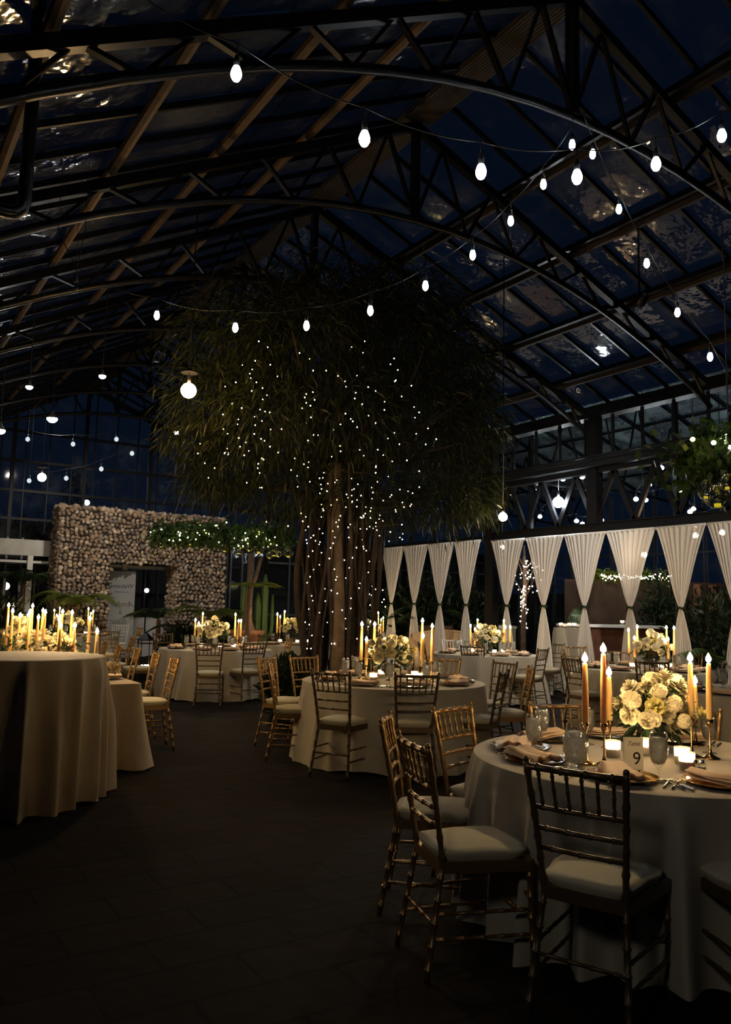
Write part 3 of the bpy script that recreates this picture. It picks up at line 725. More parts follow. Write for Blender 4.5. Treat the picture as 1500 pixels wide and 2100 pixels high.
def make_tumbler():
    t = thing('water_pitcher', (0, 0, 0), 'glass', 'glass')
    MB().lathe([(.001, .002), (.034, .002), (.05, .02), (.062, .07), (.060, .13), (.045, .18), (.043, .205), (.041, .205), (.043, .18), (.057, .13), (.059, .07), (.001, .01)], 22).build('glass_body', 'glass_clear', t, True)
    MB().lathe([(.001, .012), (.047, .022), (.057, .07), (.055, .13), (.046, .165), (.001, .166)], 20).build('iced_water', 'water_ice', t, True)
    return t
def make_charger(mt):
    return tag(MB().lathe([(.001, .004), (.10, .004), (.125, .006), (.163, .016), (.165, .018), (.163, .020), (.122, .010), (.10, .008), (.001, .008)], 40).build('charger_plate', mt, None, True), 'charger', 'plate')
def make_napkin(seed, mt='napkin', tail=.0):
    r_ = random.Random(seed); L, Wd = .33, .15; mb = MB(); ph = [r_.random()*6 for _ in range(6)]
    for lay in range(4):
        def g(u, v, lay=lay):
            x = (u-.5)*L*(1-.02*lay)+r_.uniform(-.001, .001); fan = 1+.45*(u-.5)
            y = (v-.5)*Wd*fan*(1-.05*lay)+.007*math.sin(u*5+ph[lay]); z = .012+.009*lay+.004*math.sin(v*8+ph[lay]+u*3)+.003*math.sin(u*9+ph[2]); z += .006*math.sin(v*17+ph[4])*(u**2)
            if v in (0, 1): z -= .006
            if tail and u < .15: z += .0
            return (x, y, max(.009, z))
        mb.grid(g, 22, 14)
    return tag(mb.build('folded_napkin', mt, None, True), 'napkin', 'napkin')
def make_fork():
    mb = MB(); mb.tube([(0, -.10, .004), (0, -.04, .006), (0, .03, .010), (0, .045, .009)], [.005, .0045, .003, .006], 6)
    mb.box(-.012, .043, .006, .012, .058, .009)
    for i in range(4): x = -.0105+i*.007; mb.bar((x, .055, .0075), (x, .10, .011), .0032, .002)
    return tag(mb.build('fork', 'silverware', None, True), 'fork', 'fork')
def make_spoon():
    mb = MB(); mb.tube([(0, -.10, .004), (0, -.03, .006), (0, .045, .009)], [.005, .004, .003], 6); mb.ball((0, .07, .009), .028, 12, 6, (.62, .62, .16))
    return tag(mb.build('spoon', 'silverware', None, True), 'spoon', 'spoon')
def make_knife():
    mb = MB(); mb.tube([(0, -.11, .005), (0, -.02, .006)], [.006, .005], 6); mb.box(-.009, -.02, .003, .007, .11, .0055)
    return tag(mb.build('table_knife', 'silverware', None, False), 'knife', 'knife')
PROTO = dict(vot=make_votive(), gob=make_goblet(), tum=make_tumbler(), chd=make_charger('charger_dark'), chg=make_charger('charger_gold'), n0=make_napkin(1), n1=make_napkin(2), n2=make_napkin(3), nw=make_napkin(4, 'napkin_white'), fork=make_fork(), spoon=make_spoon(), knife=make_knife())
def put(k, x, y, z, rz=0): return place(PROTO[k], USED, (x, y, z+.001), rz)
def in_view(p, m=25):
    v = Vector(p)-CAM; w = v.dot(Fv)
    if w < .5: return False
    x = 750+FPX*v.dot(Rv)/w; y = 1050-FPX*v.dot(Uv)/w; return -m < x < 1500+m and -m < y < 2100+m

def dress(key, where, angs, flames, vots, flower_c=(0, 0), cutlery=False, extra_goblets=None, mt='brass', gold_at=(), fl_size=1.0, skip_goblets=False, gsize=None):
    c, R, H = TBL[key]; ch, nk, gb, cl, hl, vt, fk, sp, kn = ([] for _ in range(9))
    for i, a in enumerate(angs):
        ar = math.radians(a); ux, uy = math.cos(ar), math.sin(ar); tx, ty = -uy, ux
        p = (c.x+ux*(R-.245), c.y+uy*(R-.245)); 
        if not in_view((p[0], p[1], H)): continue
        ch.append(put('chg' if a in gold_at else 'chd', p[0], p[1], H, ar))
        nk.append(put(('n0', 'n1', 'n2', 'nw')[i % 4 if a in gold_at else i % 3], p[0]+(ux*.02), p[1]+uy*.02, H+.012, ar+pi/2+rng.normal()*.15 if a not in gold_at else ar+.5))
        if cutlery:
            for s_, kk, lst, off in ((1, 'fork', fk, .20), (1, 'fork', fk, .235), (-1, 'knife', kn, .195), (-1, 'spoon', sp, .23)):
                lst.append(put(kk, p[0]+s_*tx*off, p[1]+s_*ty*off, H, ar+pi/2))
        if not skip_goblets:
            q = (c.x+ux*(R-.46)-tx*.16, c.y+uy*(R-.46)-ty*.16)
            if in_view((*q, H)): gb.append(put('gob', q[0], q[1], H, rng.random()*6))
    for (px, py) in (extra_goblets or []):
        q = at(px, py, H); gb.append(put('gob', q.x, q.y, H, rng.random()*6))
    for (x, y, px, py) in flames:
        zf = topz(px, py, x, y); candle_at((x, y), zf, H, cl, hl, mt)
    for (x, y) in vots: vt.append(put('vot', x, y, H))
    for lst, noun in ((ch, 'round charger plate'), (nk, 'folded blush napkin'), (gb, 'iced water goblet'), (cl, 'lit ivory taper candle'), (hl, 'slim brass candle holder'), (vt, 'lit glass votive'), (fk, 'silver fork'), (kn, 'silver knife'), (sp, 'silver spoon')):
        if lst: number(lst, noun, where, noun+'s '+where)
# T9 near
H = .76
def P9(px, py): q = at(px, py, H); return (q.x, q.y)
f9 = []
for (hx, hy, fx, fy) in ((1202, 1567, 1209, 1355), (1240, 1570, 1245, 1346), (1252, 1535, 1243, 1378), (1420, 1552, 1421, 1345), (1428, 1528, 1428, 1400), (1458, 1556, 1456, 1354)):
    x, y = P9(hx, hy); f9.append((x, y, fx, fy))
v9 = [P9(1258, 1553), P9(1304, 1558), P9(1410, 1580), P9(1400, 1568), P9(1325, 1548)]
dress('T9', 'on near table nine', (132, 164, 98, 57, 25, 208, 246), f9, v9, cutlery=True, extra_goblets=[(1095, 1552), (1112, 1528), (1206, 1527), (1352, 1604), (1456, 1545)], gold_at=(208, 246), skip_goblets=True)
x, y = P9(1181, 1572); o = put('tum', x, y, H); tag(o, 'rounded clear carafe of iced water left of the candles on table nine', 'glass')
x, y = P9(1345, 1540); b9 = bouquet((x, y, H), 'large white rose and carnation centrepiece in a black bowl on table nine', n=40, spread=(.20, .18, .125), zc=.225, size=.052)
def number_card(x, y, face, digit, label, sc=1):
    t = thing('number_card', (x, y, .761), label, 'table number', None, face)
    MB().box(-.043*sc, -.002, 0, .043*sc, .002, .135*sc).build('card', 'card_paper', t)
    def txt(body, size, dx, dz, shear=0):
        c_ = bpy.data.curves.new('lettering', 'FONT'); c_.body = body; c_.size = size*sc; c_.align_x = 'CENTER'; c_.extrude = .0002; c_.shear = shear; c_.materials.append(MATS['ink'])
        return text_mesh(c_, t, (dx*sc, -.0025, dz*sc), (pi/2, 0, 0))
    txt(digit, .075, .014, .022); txt('Table', .026, 0, .10, .4)
x, y = P9(1300, 1579); number_card(x, y, -YAW+.05, '9', 'white card with a black number nine standing on the near table', 1.12)
# salt and pepper
for i, (px, nm, mt_) in enumerate(((1427, 'black pepper', 'bowl_black'), (1441, 'white salt', 'salt'))):
    x, y = P9(px, 1583); t = thing('condiment_shaker', (x, y, H+.001), f'small square glass {nm} shaker beside the votives on table nine', 'shaker', 'salt and pepper shakers')
    MB().box(-.014, -.014, 0, .014, .014, .038).build('glass_body', 'glass_clear', t); MB().box(-.012, -.012, .002, .012, .012, .024).build('spice_fill', mt_, t)
    MB().lathe([(.011, .038), (.011, .05), (.007, .056), (.001, .057)], 12).build('cap', 'silverware', t, True)
# T6
c6 = TBL['T6'][0]
def trip(key, pxs, dd=0):
    """candle feet at given screen columns, flame tops at given rows, near the table centre"""
    out = []; c, R, H_ = TBL[key]; dc = c.length
    for px, py, off in pxs:
        v = atd(px, 1250, 10)-CAM; k = (dc+off)/math.hypot(v.x, v.y); x, y = v.x*k, v.y*k; out.append((x, y, px, py+8))
    return out
dress('T6', 'on table six', (-150, -110, -66, -25, 15, 55, 95, 130, 165), trip('T6', [(743, 1272, .05), (754, 1302, -.05), (770, 1270, .2), (867, 1270, .15), (869, 1302, -.05), (888, 1278, .02)]),
      [(c6.x+a, c6.y+b) for a, b in ((.22, -.18), (.0, -.28), (-.25, .0), (.30, .05), (.05, .30))], cutlery=True)
bouquet((c6.x-.02, c6.y+.02, H), 'white rose centrepiece in a black bowl on the middle table six', n=34, spread=(.205, .18, .145), zc=.27, size=.052)
x, y = c6.x-.16, c6.y-.25; number_card(x, y, -YAW, '6', 'white card with a number six standing on the middle table', 1.1)
for key, where, angs, fl_, lab, n in (
    ('T10', 'on the table right of the lantern', (-130, -95, -60, -20, 20, 60, 100, 140, 180), [(402, 1262, .05), (409, 1270, -.1), (417, 1252, .1), (484, 1252, .1), (490, 1269, -.1), (496, 1264, 0)], 'white rose centrepiece on the round table right of the lantern', 26),
    ('T12', 'on the table left of the tree trunk', (-150, -110, -70, -20, 30), [(570, 1253, .05), (576, 1260, -.1), (584, 1250, .1), (644, 1262, .1), (650, 1256, 0)], 'white rose centrepiece on the table just left of the tree trunk', 24),
    ('T13', 'on the table before the loveseat', (-150, -110, -70, -30, 10, 60, 110, 160), [(966, 1277, .05), (975, 1283, -.1), (981, 1265, .1), (1034, 1265, .1), (1037, 1282, -.1), (1047, 1277, 0)], 'white rose centrepiece on the round table before the loveseat', 26),
    ('T14', 'on the table before the bar', (-170, -130, -95, -60, -20, 20, 60, 110, 150), [(1289, 1283, .05), (1301, 1302, -.1), (1307, 1279, .1), (1367, 1279, .1), (1370, 1301, -.1), (1382, 1283, 0)], 'white rose centrepiece on the round table before the bar', 30),
    ('T16', 'on the small far table right of the tree', (-100, -40, 60), [(777, 1252, .05), (782, 1264, -.1), (787, 1258, .1)], 'white rose centrepiece on the small far table beside the tree lights', 18),
    ('T17', 'on the far table by the stone wall', (-150, -100, -50, -10, 30), [(112, 1244, .05), (117, 1254, -.1), (123, 1240, .1), (182, 1240, .1), (187, 1252, -.1), (192, 1247, 0)], 'white rose centrepiece on the far table before the stone wall', 24)):
    c, R, H_ = TBL[key]
    dress(key, where, angs, trip(key, fl_), [(c.x+.22, c.y-.22), (c.x-.05, c.y-.30), (c.x-.28, c.y-.02)], mt='brass_dark')
    dd = (-.12, .02)[key != 'T16']
    cen = fl({'T10': 448, 'T12': 608, 'T13': 1004, 'T14': 1338, 'T16': 765, 'T17': 155}[key], c.x*math.sin(YAW)+c.y*math.cos(YAW))
    bouquet((cen.x, cen.y, H_), lab, n=n, spread=(.215, .19, .15), zc=.30, size=.060)
# T15: only its left part shows
dress('T15', 'on the table at the right edge', (110, 145, 180, 215), [], [], cutlery=True)
# ---- long table: runner of blooms and many tapers
lc, lh = [], []
for (px, py, x) in ((17, 1247, 1.66), (27, 1254, 1.5), (30, 1267, 1.72), (42, 1267, 1.62), (59, 1263, 1.75), (62, 1257, 1.6), (67, 1249, 1.85), (79, 1273, 1.65), (88, 1253, 1.95), (92, 1263, 1.7), (124, 1273, 1.7), (129, 1259, 2.0),
                    (135, 1283, 1.66), (150, 1259, 2.0), (168, 1291, 1.78), (185, 1269, 2.1), (206, 1295, 1.98)):
    v = atd(px, 1250, 10)-CAM; y = v.y*x/v.x; y = max(LY0+.2, y); 
    candle_at((x, y), topz(px, py, x, y), .76, lc, lh, 'brass', hh=.10)
number(lc, 'tall lit ivory taper candle', 'on the long table', 'taper candles on the long table'); number(lh, 'short brass candle holder', 'on the long table', 'candle holders on the long table')
t = thing('flower_runner', (1.75, 9.6, .76), 'long low runner of cream roses and carnations down the long table', 'flowers')
for k in range(100):
    y = rng.uniform(-2.0, 2.3); x = rng.normal()*.13; z = .08+.42*rng.random()*math.exp(-(x/.25)**2)*(.75+.35*math.sin(y*2.3+1))+(.04 if rng.random() < .3 else 0)
    d = Vector((x*2+rng.normal()*.3, -.4+rng.normal()*.4, 1)).normalized(); bloom(t, (x, y, z+.04), d, .062+.034*rng.random(), ROSEC+ROSEC+[BALLC])
P = np.stack([rng.normal(size=900)*.17, rng.uniform(-2.15, 2.4, 900), rng.uniform(.01, .36, 900)], 1); quads('foliage', leaves(P, rng.normal(size=P.shape)+np.array([0, 0, .3]), .08, .03), 'leaf_bouquet', t)
lv = [put('vot', x, y, .76) for x, y in ((1.42, 8.2), (1.40, 9.2), (1.42, 10.6), (2.05, 8.9), (2.02, 10.1), (1.5, 11.4))]; number(lv, 'lit glass votive', 'on the long table', 'votives on the long table')
lg = [put('gob', x, y, .76) for x, y in ((1.38, 9.7), (1.36, 10.2), (2.0, 9.5), (2.02, 11.2), (1.36, 8.8))]; number(lg, 'stemmed water goblet', 'on the long table', 'goblets on the long table')
lch, ln = [], []
for i, y in enumerate((7.95, 8.7, 9.45, 10.2, 10.95)):
    lch.append(put('chd', 2.15, y, .76)); ln.append(put('n%d' % (i % 3), 2.15, y, .772, rng.normal()*.2))
number(lch, 'round charger plate', 'on the long table', 'chargers on the long table'); number(ln, 'folded blush napkin', 'on the long table', 'napkins on the long table')

# ================================================================ string lights
def bulb_strand(name, pts, label, r=.030, sag=.22, extra=None, mt='bulb_cool', group='strings of bulbs under the roof'):
    """pts: list of (px,py,depth) for the bulbs, hung from one cable"""
    P = [atd(*p) for p in pts]; t = thing(name, tuple(P[0]), label, 'string lights', group); o0 = P[0]
    sk = [p+Vector((0, 0, .16)) for p in P]
    if extra: sk = ([atd(*extra[0])] if extra[0] else [])+sk+([atd(*extra[1])] if extra[1] else [])
    mb = MB(); path = []
    for a, b_ in zip(sk[:-1], sk[1:]):
        for i in range(8): u = i/8; path.append(a.lerp(b_, u)-o0+Vector((0, 0, -4*sag*u*(1-u)*(a-b_).length*.25)))
    path.append(sk[-1]-o0); mb.tube(path, .004, 5); mb.build('cable', 'socket', t, True)
    for p in (sk[0], sk[-1]):
        if p.x < XW+.1 and p.z < roofz(p.x) and p.y < YEND: MB().tube([p-o0, Vector((p.x, p.y, roofz(p.x)+.08))-o0], .003, 4).build('hanger_wire', 'socket', t)
    for p in P:
        q = p-o0; s_ = MB().tube([q+Vector((0, 0, .17)), q+Vector((0, 0, .09))], .004, 5).lathe([(.001, .095), (.012, .09), (.017, .06), (.017, .025), (.001, .02)], 10, tuple(q)).build('socket', 'socket', t, True)
        MB().lathe([(.012, .032), (.017, .025), (r*.75, .012), (r, -.012), (r*.95, -.032), (r*.6, -.052), (.002, -.062)], 14, tuple(q)).build('bulb', mt, t, True)
    return t
bulb_strand('string_lights', [(485, 146, 4.4), (748, 279, 4.3), (987, 347, 4.5), (1184, 358, 4.7), (1346, 332, 5.1), (1481, 274, 5.4)], 'string of six large white bulbs sweeping across the upper picture', extra=((250, -40, 4.6), (1640, 170, 5.8)))
bulb_strand('string_lights', [(1174, 294, 7.0), (1115, 375, 7.2), (1048, 450, 7.3), (970, 520, 7.3), (873, 583, 7.3), (760, 634, 7.2), (629, 665, 7.4), (483, 669, 7.6), (322, 644, 8.0)], 'string of small white bulbs swooping in front of the tree crown', extra=((1176, 228, 7.0), (155, 545, 8.6)), r=.027)
bulb_strand('string_lights', [(1216, 313, 7.3), (1270, 426, 7.6), (1327, 537, 7.8), (1390, 638, 8.0), (1457, 729, 8.2)], 'string of five small white bulbs descending at the upper right', extra=((1200, 240, 7.1), (1530, 820, 8.4)), r=.027)
bulb_strand('string_lights', [(155, 583, 7.0)], 'single unlit clear bulb hanging left of the tree crown', extra=((175, 470, 7.0), (120, 470, 7.0)), mt='glass_clear')
bulb_strand('string_lights', [(57, 899, 15), (150, 909, 15), (239, 899, 15), (271, 928, 15), (208, 960, 15), (136, 979, 15), (60, 984, 15)], 'string of dim clear bulbs before the end gable', mt='dim_bulb', r=.04)
ng = ((1049, 1012, 19), (1105, 1003, 18), (1155, 981, 18), (1195, 977, 18), (1108, 1058, 20), (1151, 1071, 20), (1183, 1067, 19), (1195, 1073, 20), (1234, 1065, 18), (1205, 945, 16))
bulb_strand('string_lights', list(ng), 'string of small white bulbs behind the girder, left of the steel column', r=.052, sag=.05)
bulb_strand('string_lights', [(1332, 992, 17), (1357, 958, 16), (1305, 1022, 17), (1325, 1024, 18), (1396, 1005, 16), (1416, 1048, 17), (1423, 1042, 18), (1418, 1070, 18), (1479, 1053, 16)], 'string of small white bulbs behind the girder, right of the steel column', r=.050, sag=.05)

def pendant(px, py, dep, r, mt, label, shade=True, up=2.5, cord=True, group='hanging lamps'):
    p = atd(px, py, dep); t = thing('pendant_lamp', tuple(p), label, 'pendant lamp', group)
    MB().ball((0, 0, 0), r, 18, 12).build('globe', mt, t, True)
    if shade: MB().lathe([(.03, r*2.9), (.05, r*2.7), (r*1.1, r*2.45), (r*1.15, r*2.35), (.05, r*2.55), (.001, r*2.5)], 20).build('shade', 'black_steel', t, True)
    if cord: MB().tube([(0, 0, r), (0, 0, (roofz(p.x) if p.x < XW else roof2(p.x))-p.z+.10)], .008, 6).build('cord', 'socket', t, True)
    MB().tube([(0, 0, r*.9), (0, 0, r*1.9)], .022, 8).build('lamp_holder', 'socket', t, True)
    return t
pendant(387, 801, 9.4, .088, 'warm_globe', 'large golden glowing pendant lamp hanging left of the tree', up=3.0)
pendant(86, 979, 16.5, .085, 'warm_bulb', 'warm pendant lamp hanging above the stone wall at far left', up=3.6)
pendant(1032, 1060, 11.2, .060, 'warm_bulb', 'warm pendant lamp hanging at the left end of the drape beam', up=2.8, shade=False)
def flood(px, py, dep, r, label, cord=1.0, mt='flood'):
    p = atd(px, py, dep); t = thing('reflector_lamp', tuple(p), label, 'lamp', 'reflector lamps')
    MB().lathe([(.001, -r*.55), (r*.55, -r*.42), (r*.9, -r*.1), (r, r*.25), (r*.98, r*.3)], 18).build('lens', mt, t, True)
    MB().lathe([(r, r*.3), (r*.8, r*.7), (r*.35, r*1.3), (.02, r*1.9), (.001, r*2)], 18).build('reflector', 'grey_steel', t, True)
    MB().tube([(0, 0, r*1.8), (0, 0, max(r*2, (roofz(p.x) if p.x < XW else roof2(p.x))-p.z))], .008, 6).build('cord', 'socket', t)
flood(60, 795, 11, .048, 'white reflector lamp at far left, upper of the two near the edge')
flood(210, 773, 12, .052, 'white reflector lamp under the left truss, topmost of the group')
flood(107, 861, 15, .095, 'bright white reflector lamp above the stone wall', .8)
flood(0, 885, 13, .08, 'white reflector lamp half cut by the left edge', .8)
flood(363, 888, 13, .05, 'white reflector lamp at the left edge of the tree crown', .6)
flood(465, 930, 12.5, .042, 'white reflector lamp hanging inside the lower left of the tree crown', .6)
pendant(1146, 1030, 15, .10, 'big_flood', 'large bright white globe lamp behind the lattice girder', shade=False)

# spotlights added to brighten the stone wall, the drapes and the near table
def added_spot(p, aim, watt, deg, label, col=(1, .90, .78)):
    p = Vector(p); t = thing('added_spot_lamp', tuple(p), label, 'spotlight', 'added spotlights'); d = (Vector(aim)-p).normalized(); q = d.to_track_quat('Z', 'Y'); qm = q.to_matrix()
    c_ = MB().tube([d*-.16, d*-.15, d*-.02], [.03, .055, .065], 14, False).build('housing', 'black_steel', t, True)
    MB().tube([(0, 0, .04), (0, 0, roofz(p.x)-p.z)], .012, 6).bar((-.03, 0, .04), (.03, 0, .04), .03).build('bracket', 'black_steel', t)
    l = bpy.data.lights.new('added_spot', 'SPOT'); l.energy = watt; l.color = col; l.spot_size = math.radians(deg); l.spot_blend = .7; l.shadow_soft_size = .05 if watt > 100 else .28
    lo = bpy.data.objects.new('added_spot', l); COL.objects.link(lo); lo.parent = t; lo.location = d*.01; lo.rotation_euler = d.to_track_quat('-Z', 'Y').to_euler()
added_spot((4.6, 15.0, 5.9), (6.2, 20.5, 3.1), 760, 62, 'added spotlight on the truss aimed at the stone wall')
added_spot((7.4, 2.6, 4.9), (11, 8.6, 2.1), 800, 56, 'added spotlight out of frame aimed at the drapes before the bar')
added_spot((8.0, 6.4, 5.3), (11, 12.8, 2.1), 640, 60, 'added spotlight under the truss aimed at the drapes beside the column')
def added_string(pts, label, mt):
    t = thing('string_lights', pts[0], label, 'string lights', 'strings of bulbs under the roof'); o0 = Vector(pts[0])
    MB().tube([Vector(p)-o0+Vector((0, 0, .12)) for p in pts], .004, 5).build('cable', 'socket', t, True)
    for p in pts:
        q = Vector(p)-o0; MB().lathe([(.001, .12), (.016, .10), (.017, .03), (.001, .03)], 8, tuple(q)).build('socket', 'socket', t, True)
        MB().lathe([(.012, .032), (.024, .012), (.030, -.012), (.028, -.032), (.016, -.052), (.002, -.062)], 12, tuple(q)).build('bulb', mt, t, True)
added_spot((-1.6, .2, 3.3), (3.0, 2.1, .5), 50, 62, 'added spotlight behind the viewer aimed at the near table', (1, .90, .74))  # added out of frame to light the near table from the left
added_string([(-2.5, -1.5, 3.9), (-.8, -1.2, 3.6), (1.0, -1.0, 3.5), (2.8, -.8, 3.6), (4.6, -.6, 3.9)], 'added string of warm bulbs behind the viewer', 'fill_bulb')  # extra bulbs added out of frame as fill on the near cloths
if 0: added_string([(-3.0, 2.5, 3.7), (-2.4, 4.5, 3.5), (-2.2, 6.5, 3.5), (-2.4, 8.5, 3.7)], 'string of warm bulbs beyond the left edge', 'fill_bulb')
# ================================================================ drapes
def drape(ya, yb, ztop, label):
    yc = (ya+yb)/2; W_ = abs(yb-ya)*.97; X = XW-.16 if ztop < 2.9 else XW-.16
    t = thing('tied_drape', (XW-.17, yc, 0), label, 'drape', 'white sheer drapes tied at the waist'); zt = 1.60
    r_ = random.Random(int(yc*100)); fr = 30; ph = r_.random()*6
    def width(z):
        if z > zt:
            u = (z-zt)/(ztop-zt); return .05+(W_-.05)*(u**.86)*(1-.10*math.sin(pi*u))
        u = (zt-z)/zt; return .05+.40*(1-(1-u)**2.2)+.03*u
    def g(u, v):
        z = ztop-(ztop-.015)*v; w = width(z); s_ = (u-.5)
        dep = .030*math.sin(u*fr*2+ph+2*math.sin(u*7))+.014*math.sin(u*fr*5.3+z*1.2)
        k = (w/W_); gather = .35+.65*min(1, k*1.3)
        near = math.exp(-((z-zt)/.10)**2)
        return (dep*gather*(1-.3*near)-.02*math.sin(pi*v), s_*w+.004*math.sin(u*60+z*4), z)
    MB().grid(g, 110, 60).build('sheer_panel', 'sheer', t, True)
    MB().tube([(0, -W_/2, ztop), (0, W_/2, ztop)], .022, 8).build('rod_pocket', 'sheer', t, True)
    mb = MB(); ring = [(.045*math.cos(a), .05*math.sin(a), zt+.006*math.sin(3*a)) for a in [2*pi*i/16 for i in range(17)]]; mb.tube(ring, .018, 7)
    for i in range(8): a = i*.8; mb.tube([(.05*math.cos(a)-.02, .05*math.sin(a), zt), (.09*math.cos(a)-.02, .10*math.sin(a+.3), zt-.03+.05*math.sin(i*2))], [.012, .004], 5)
    mb.build('leafy_tie', 'leaf_dark', t, True)
names = ['leftmost of all the drapes', 'second drape from the left', 'third from the left, above the loveseat', 'fourth from the left, just left of the column']
for i, (a, b_) in enumerate(((16.26, 15.38), (15.38, 14.42), (14.42, 13.52), (13.52, 12.66))): drape(a, b_, 2.90, 'white sheer drape tied at the waist, '+names[i])
names = ['just right of the column', 'above the left end of the bar cloth', 'sixth before the bar, beside the hanging plant', 'showing a warm lamp glow through it', 'last full drape toward the right', 'cut off by the right edge']
for i, (a, b_) in enumerate(((12.36, 11.38), (11.38, 10.38), (10.38, 9.42), (9.42, 8.43), (8.43, 7.5), (7.5, 6.6))): drape(a, b_, 2.86, 'white sheer drape tied at the waist, '+names[i].replace('sixth ', ''))
# lamps behind the drapes
for (px, py, dep, lb) in ((1322, 1138, 13.6, 'warm pendant lamp glowing through the drape before the bar'), (1427, 1098, 13.5, 'warm pendant lamp glowing through the last full drape'), (1482, 1092, 13.5, 'warm pendant lamp glowing through the drape at the right edge'), (1031, 1122, 18, 'warm pendant lamp glowing through the first drape right of the column')):
    pendant(px, py, dep, .045, 'warm_bulb', lb, shade=False, up=1.2)

# ================================================================ stone wall
def ico():
    import bmesh
    bm = bmesh.new(); bmesh.ops.create_icosphere(bm, subdivisions=2, radius=1); v = np.array([x.co[:] for x in bm.verts]); f = np.array([[q.index for q in x.verts] for x in bm.faces]); bm.free(); return v, f
IV, IF = ico()
SX0, SX1, SY, SD, SH = 4.27, 8.62, 20.5, .9, 3.75
DX0, DX1, DH = 5.60, 7.28, 2.42
stone = []
def stone_at(x, y, z, s): stone.append((x, y, z, s))
z = .06
while z < SH:
    x = SX0+.05+rng.random()*.05
    while x < SX1:
        if not (DX0-.02 < x < DX1+.02 and z < DH): stone_at(x, SY+rng.normal()*.012+.03, z+rng.normal()*.018, .043+.024*rng.random())
        x += .100+rng.random()*.028
    y = SY+.1
    while y < SY+SD:
        stone_at(SX0+.03+rng.normal()*.01, y, z+rng.normal()*.018, .043+.024*rng.random())
        if z < DH: stone_at(DX1+.03+rng.normal()*.01, y, z+rng.normal()*.018, .043+.024*rng.random())
        y += .100+rng.random()*.028
    z += .090
for k in range(330): stone_at(rng.uniform(SX0, SX1), rng.uniform(SY, SY+SD), SH+rng.normal()*.02, .06+.03*rng.random())
VV, FF, CC = [], [], []
pal = np.array([(.30, .24, .19), (.40, .33, .26), (.24, .20, .17), (.46, .41, .34), (.33, .24, .17), (.20, .18, .17), (.52, .46, .38)])
for i, (x, y, z, s) in enumerate(stone):
    r3 = rng.normal(size=3); A_ = np.linalg.qr(rng.normal(size=(3, 3)))[0]; sc = np.array([1.15, .92, .78])*s*(1+.12*rng.normal(size=3))
    nv = IV*(1+.13*np.sin(IV[:, [1]]*3+r3[0])*np.cos(IV[:, [0]]*2.5+r3[1])+.05*np.sin(IV[:, [2]]*6+r3[2]))
    VV.append((nv*sc)@A_.T+np.array([x, y, z])); FF.append(IF+len(IV)*i); CC.append(np.repeat((pal[rng.integers(len(pal))]*np.array([.95, .86, .76])*(1+.15*rng.normal()))[None], len(IV), 0))
VV = np.concatenate(VV); FF = np.concatenate(FF); CC = np.clip(np.concatenate(CC), .04, .8)
gab = thing('stone_wall', (SX0, SY, 0), 'tall river-stone wall in a wire cage with a doorway, left of the tree', 'wall')
me = bpy.data.meshes.new('stone_fill'); nf = len(FF); me.vertices.add(len(VV)); me.vertices.foreach_set('co', (VV-np.array([SX0, SY, 0])).astype(np.float32).ravel()); me.loops.add(nf*3); me.loops.foreach_set('vertex_index', FF.astype(np.int32).ravel())
me.polygons.add(nf); me.polygons.foreach_set('loop_start', np.arange(0, nf*3, 3, dtype=np.int32)); me.polygons.foreach_set('loop_total', np.full(nf, 3, dtype=np.int32)); me.update(calc_edges=True)
ca = me.color_attributes.new('tint', 'FLOAT_COLOR', 'POINT'); ca.data.foreach_set('color', np.concatenate([CC, np.ones((len(CC), 1))], 1).astype(np.float32).ravel()); me.materials.append(MATS['river_stone']); me.shade_smooth()
o = bpy.data.objects.new('stone_fill', me); COL.objects.link(o); o.parent = gab; o['kind'] = 'stuff'
mb = MB(); e = .05
mb.box(e, e, 0, DX0-SX0-e, SD-e, SH-e).box(DX1-SX0+e, e, 0, SX1-SX0-e, SD-e, SH-e).box(DX0-SX0-e, e, DH+e, DX1-SX0+e, SD-e, SH-e); mb.build('inner_core', 'floor_dirt', gab)
mb = MB()
for k in range(0, 26):
    z = .15*k
    if z < DH: mb.bar((0, -.035, z), (DX0-SX0, -.035, z), .004); mb.bar((DX1-SX0, -.035, z), (SX1-SX0, -.035, z), .004)
    else: mb.bar((0, -.035, z), (SX1-SX0, -.035, z), .004)
    mb.bar((-.035, 0, z), (-.035, SD, z), .004)
for k in range(0, 30):
    x = k*.15
    if DX0 < SX0+x < DX1: mb.bar((x, -.035, DH), (x, -.035, SH), .004)
    else: mb.bar((x, -.035, 0), (x, -.035, SH), .004)
for x in (.0, 1.45, 2.9, SX1-SX0): mb.bar((x, -.04, 0 if x < DX0-SX0 or x > DX1-SX0 else DH), (x, -.04, SH), .012)
mb.build('wire_cage', 'wire', gab)
# white pergola behind, banner, draped table, lantern
t = thing('white_pergola', (3.2, 21.75, 0), 'white flat-roofed pergola behind the stone wall', 'pergola')
MB().box(-2.6, 0, 2.58, 4.6, .12, 2.98).build('fascia', 'concrete', t); MB().box(-2.6, .1, 2.40, 4.4, 1.0, 2.46).build('soffit', 'white_paint', t)
for x in (-1.4, .62, 3.0): MB().box(x, 0, 0, x+.13, .12, 2.58).build('post', 'white_paint', t)
bx_ = fl(257, 21.0); t = thing('welcome_banner', (bx_.x, bx_.y, 0), 'grey upright banner with mirrored script lettering standing in the stone doorway', 'banner', None, -YAW+.12)
MB().box(-.33, -.01, .08, .33, .01, 2.28).build('fabric_panel', 'banner_cloth', t); MB().box(-.36, -.12, 0, .36, .12, .05).build('stand_base', 'dark_steel', t); MB().box(-.34, -.014, 2.27, .34, .014, 2.30).build('top_bar', 'dark_steel', t)
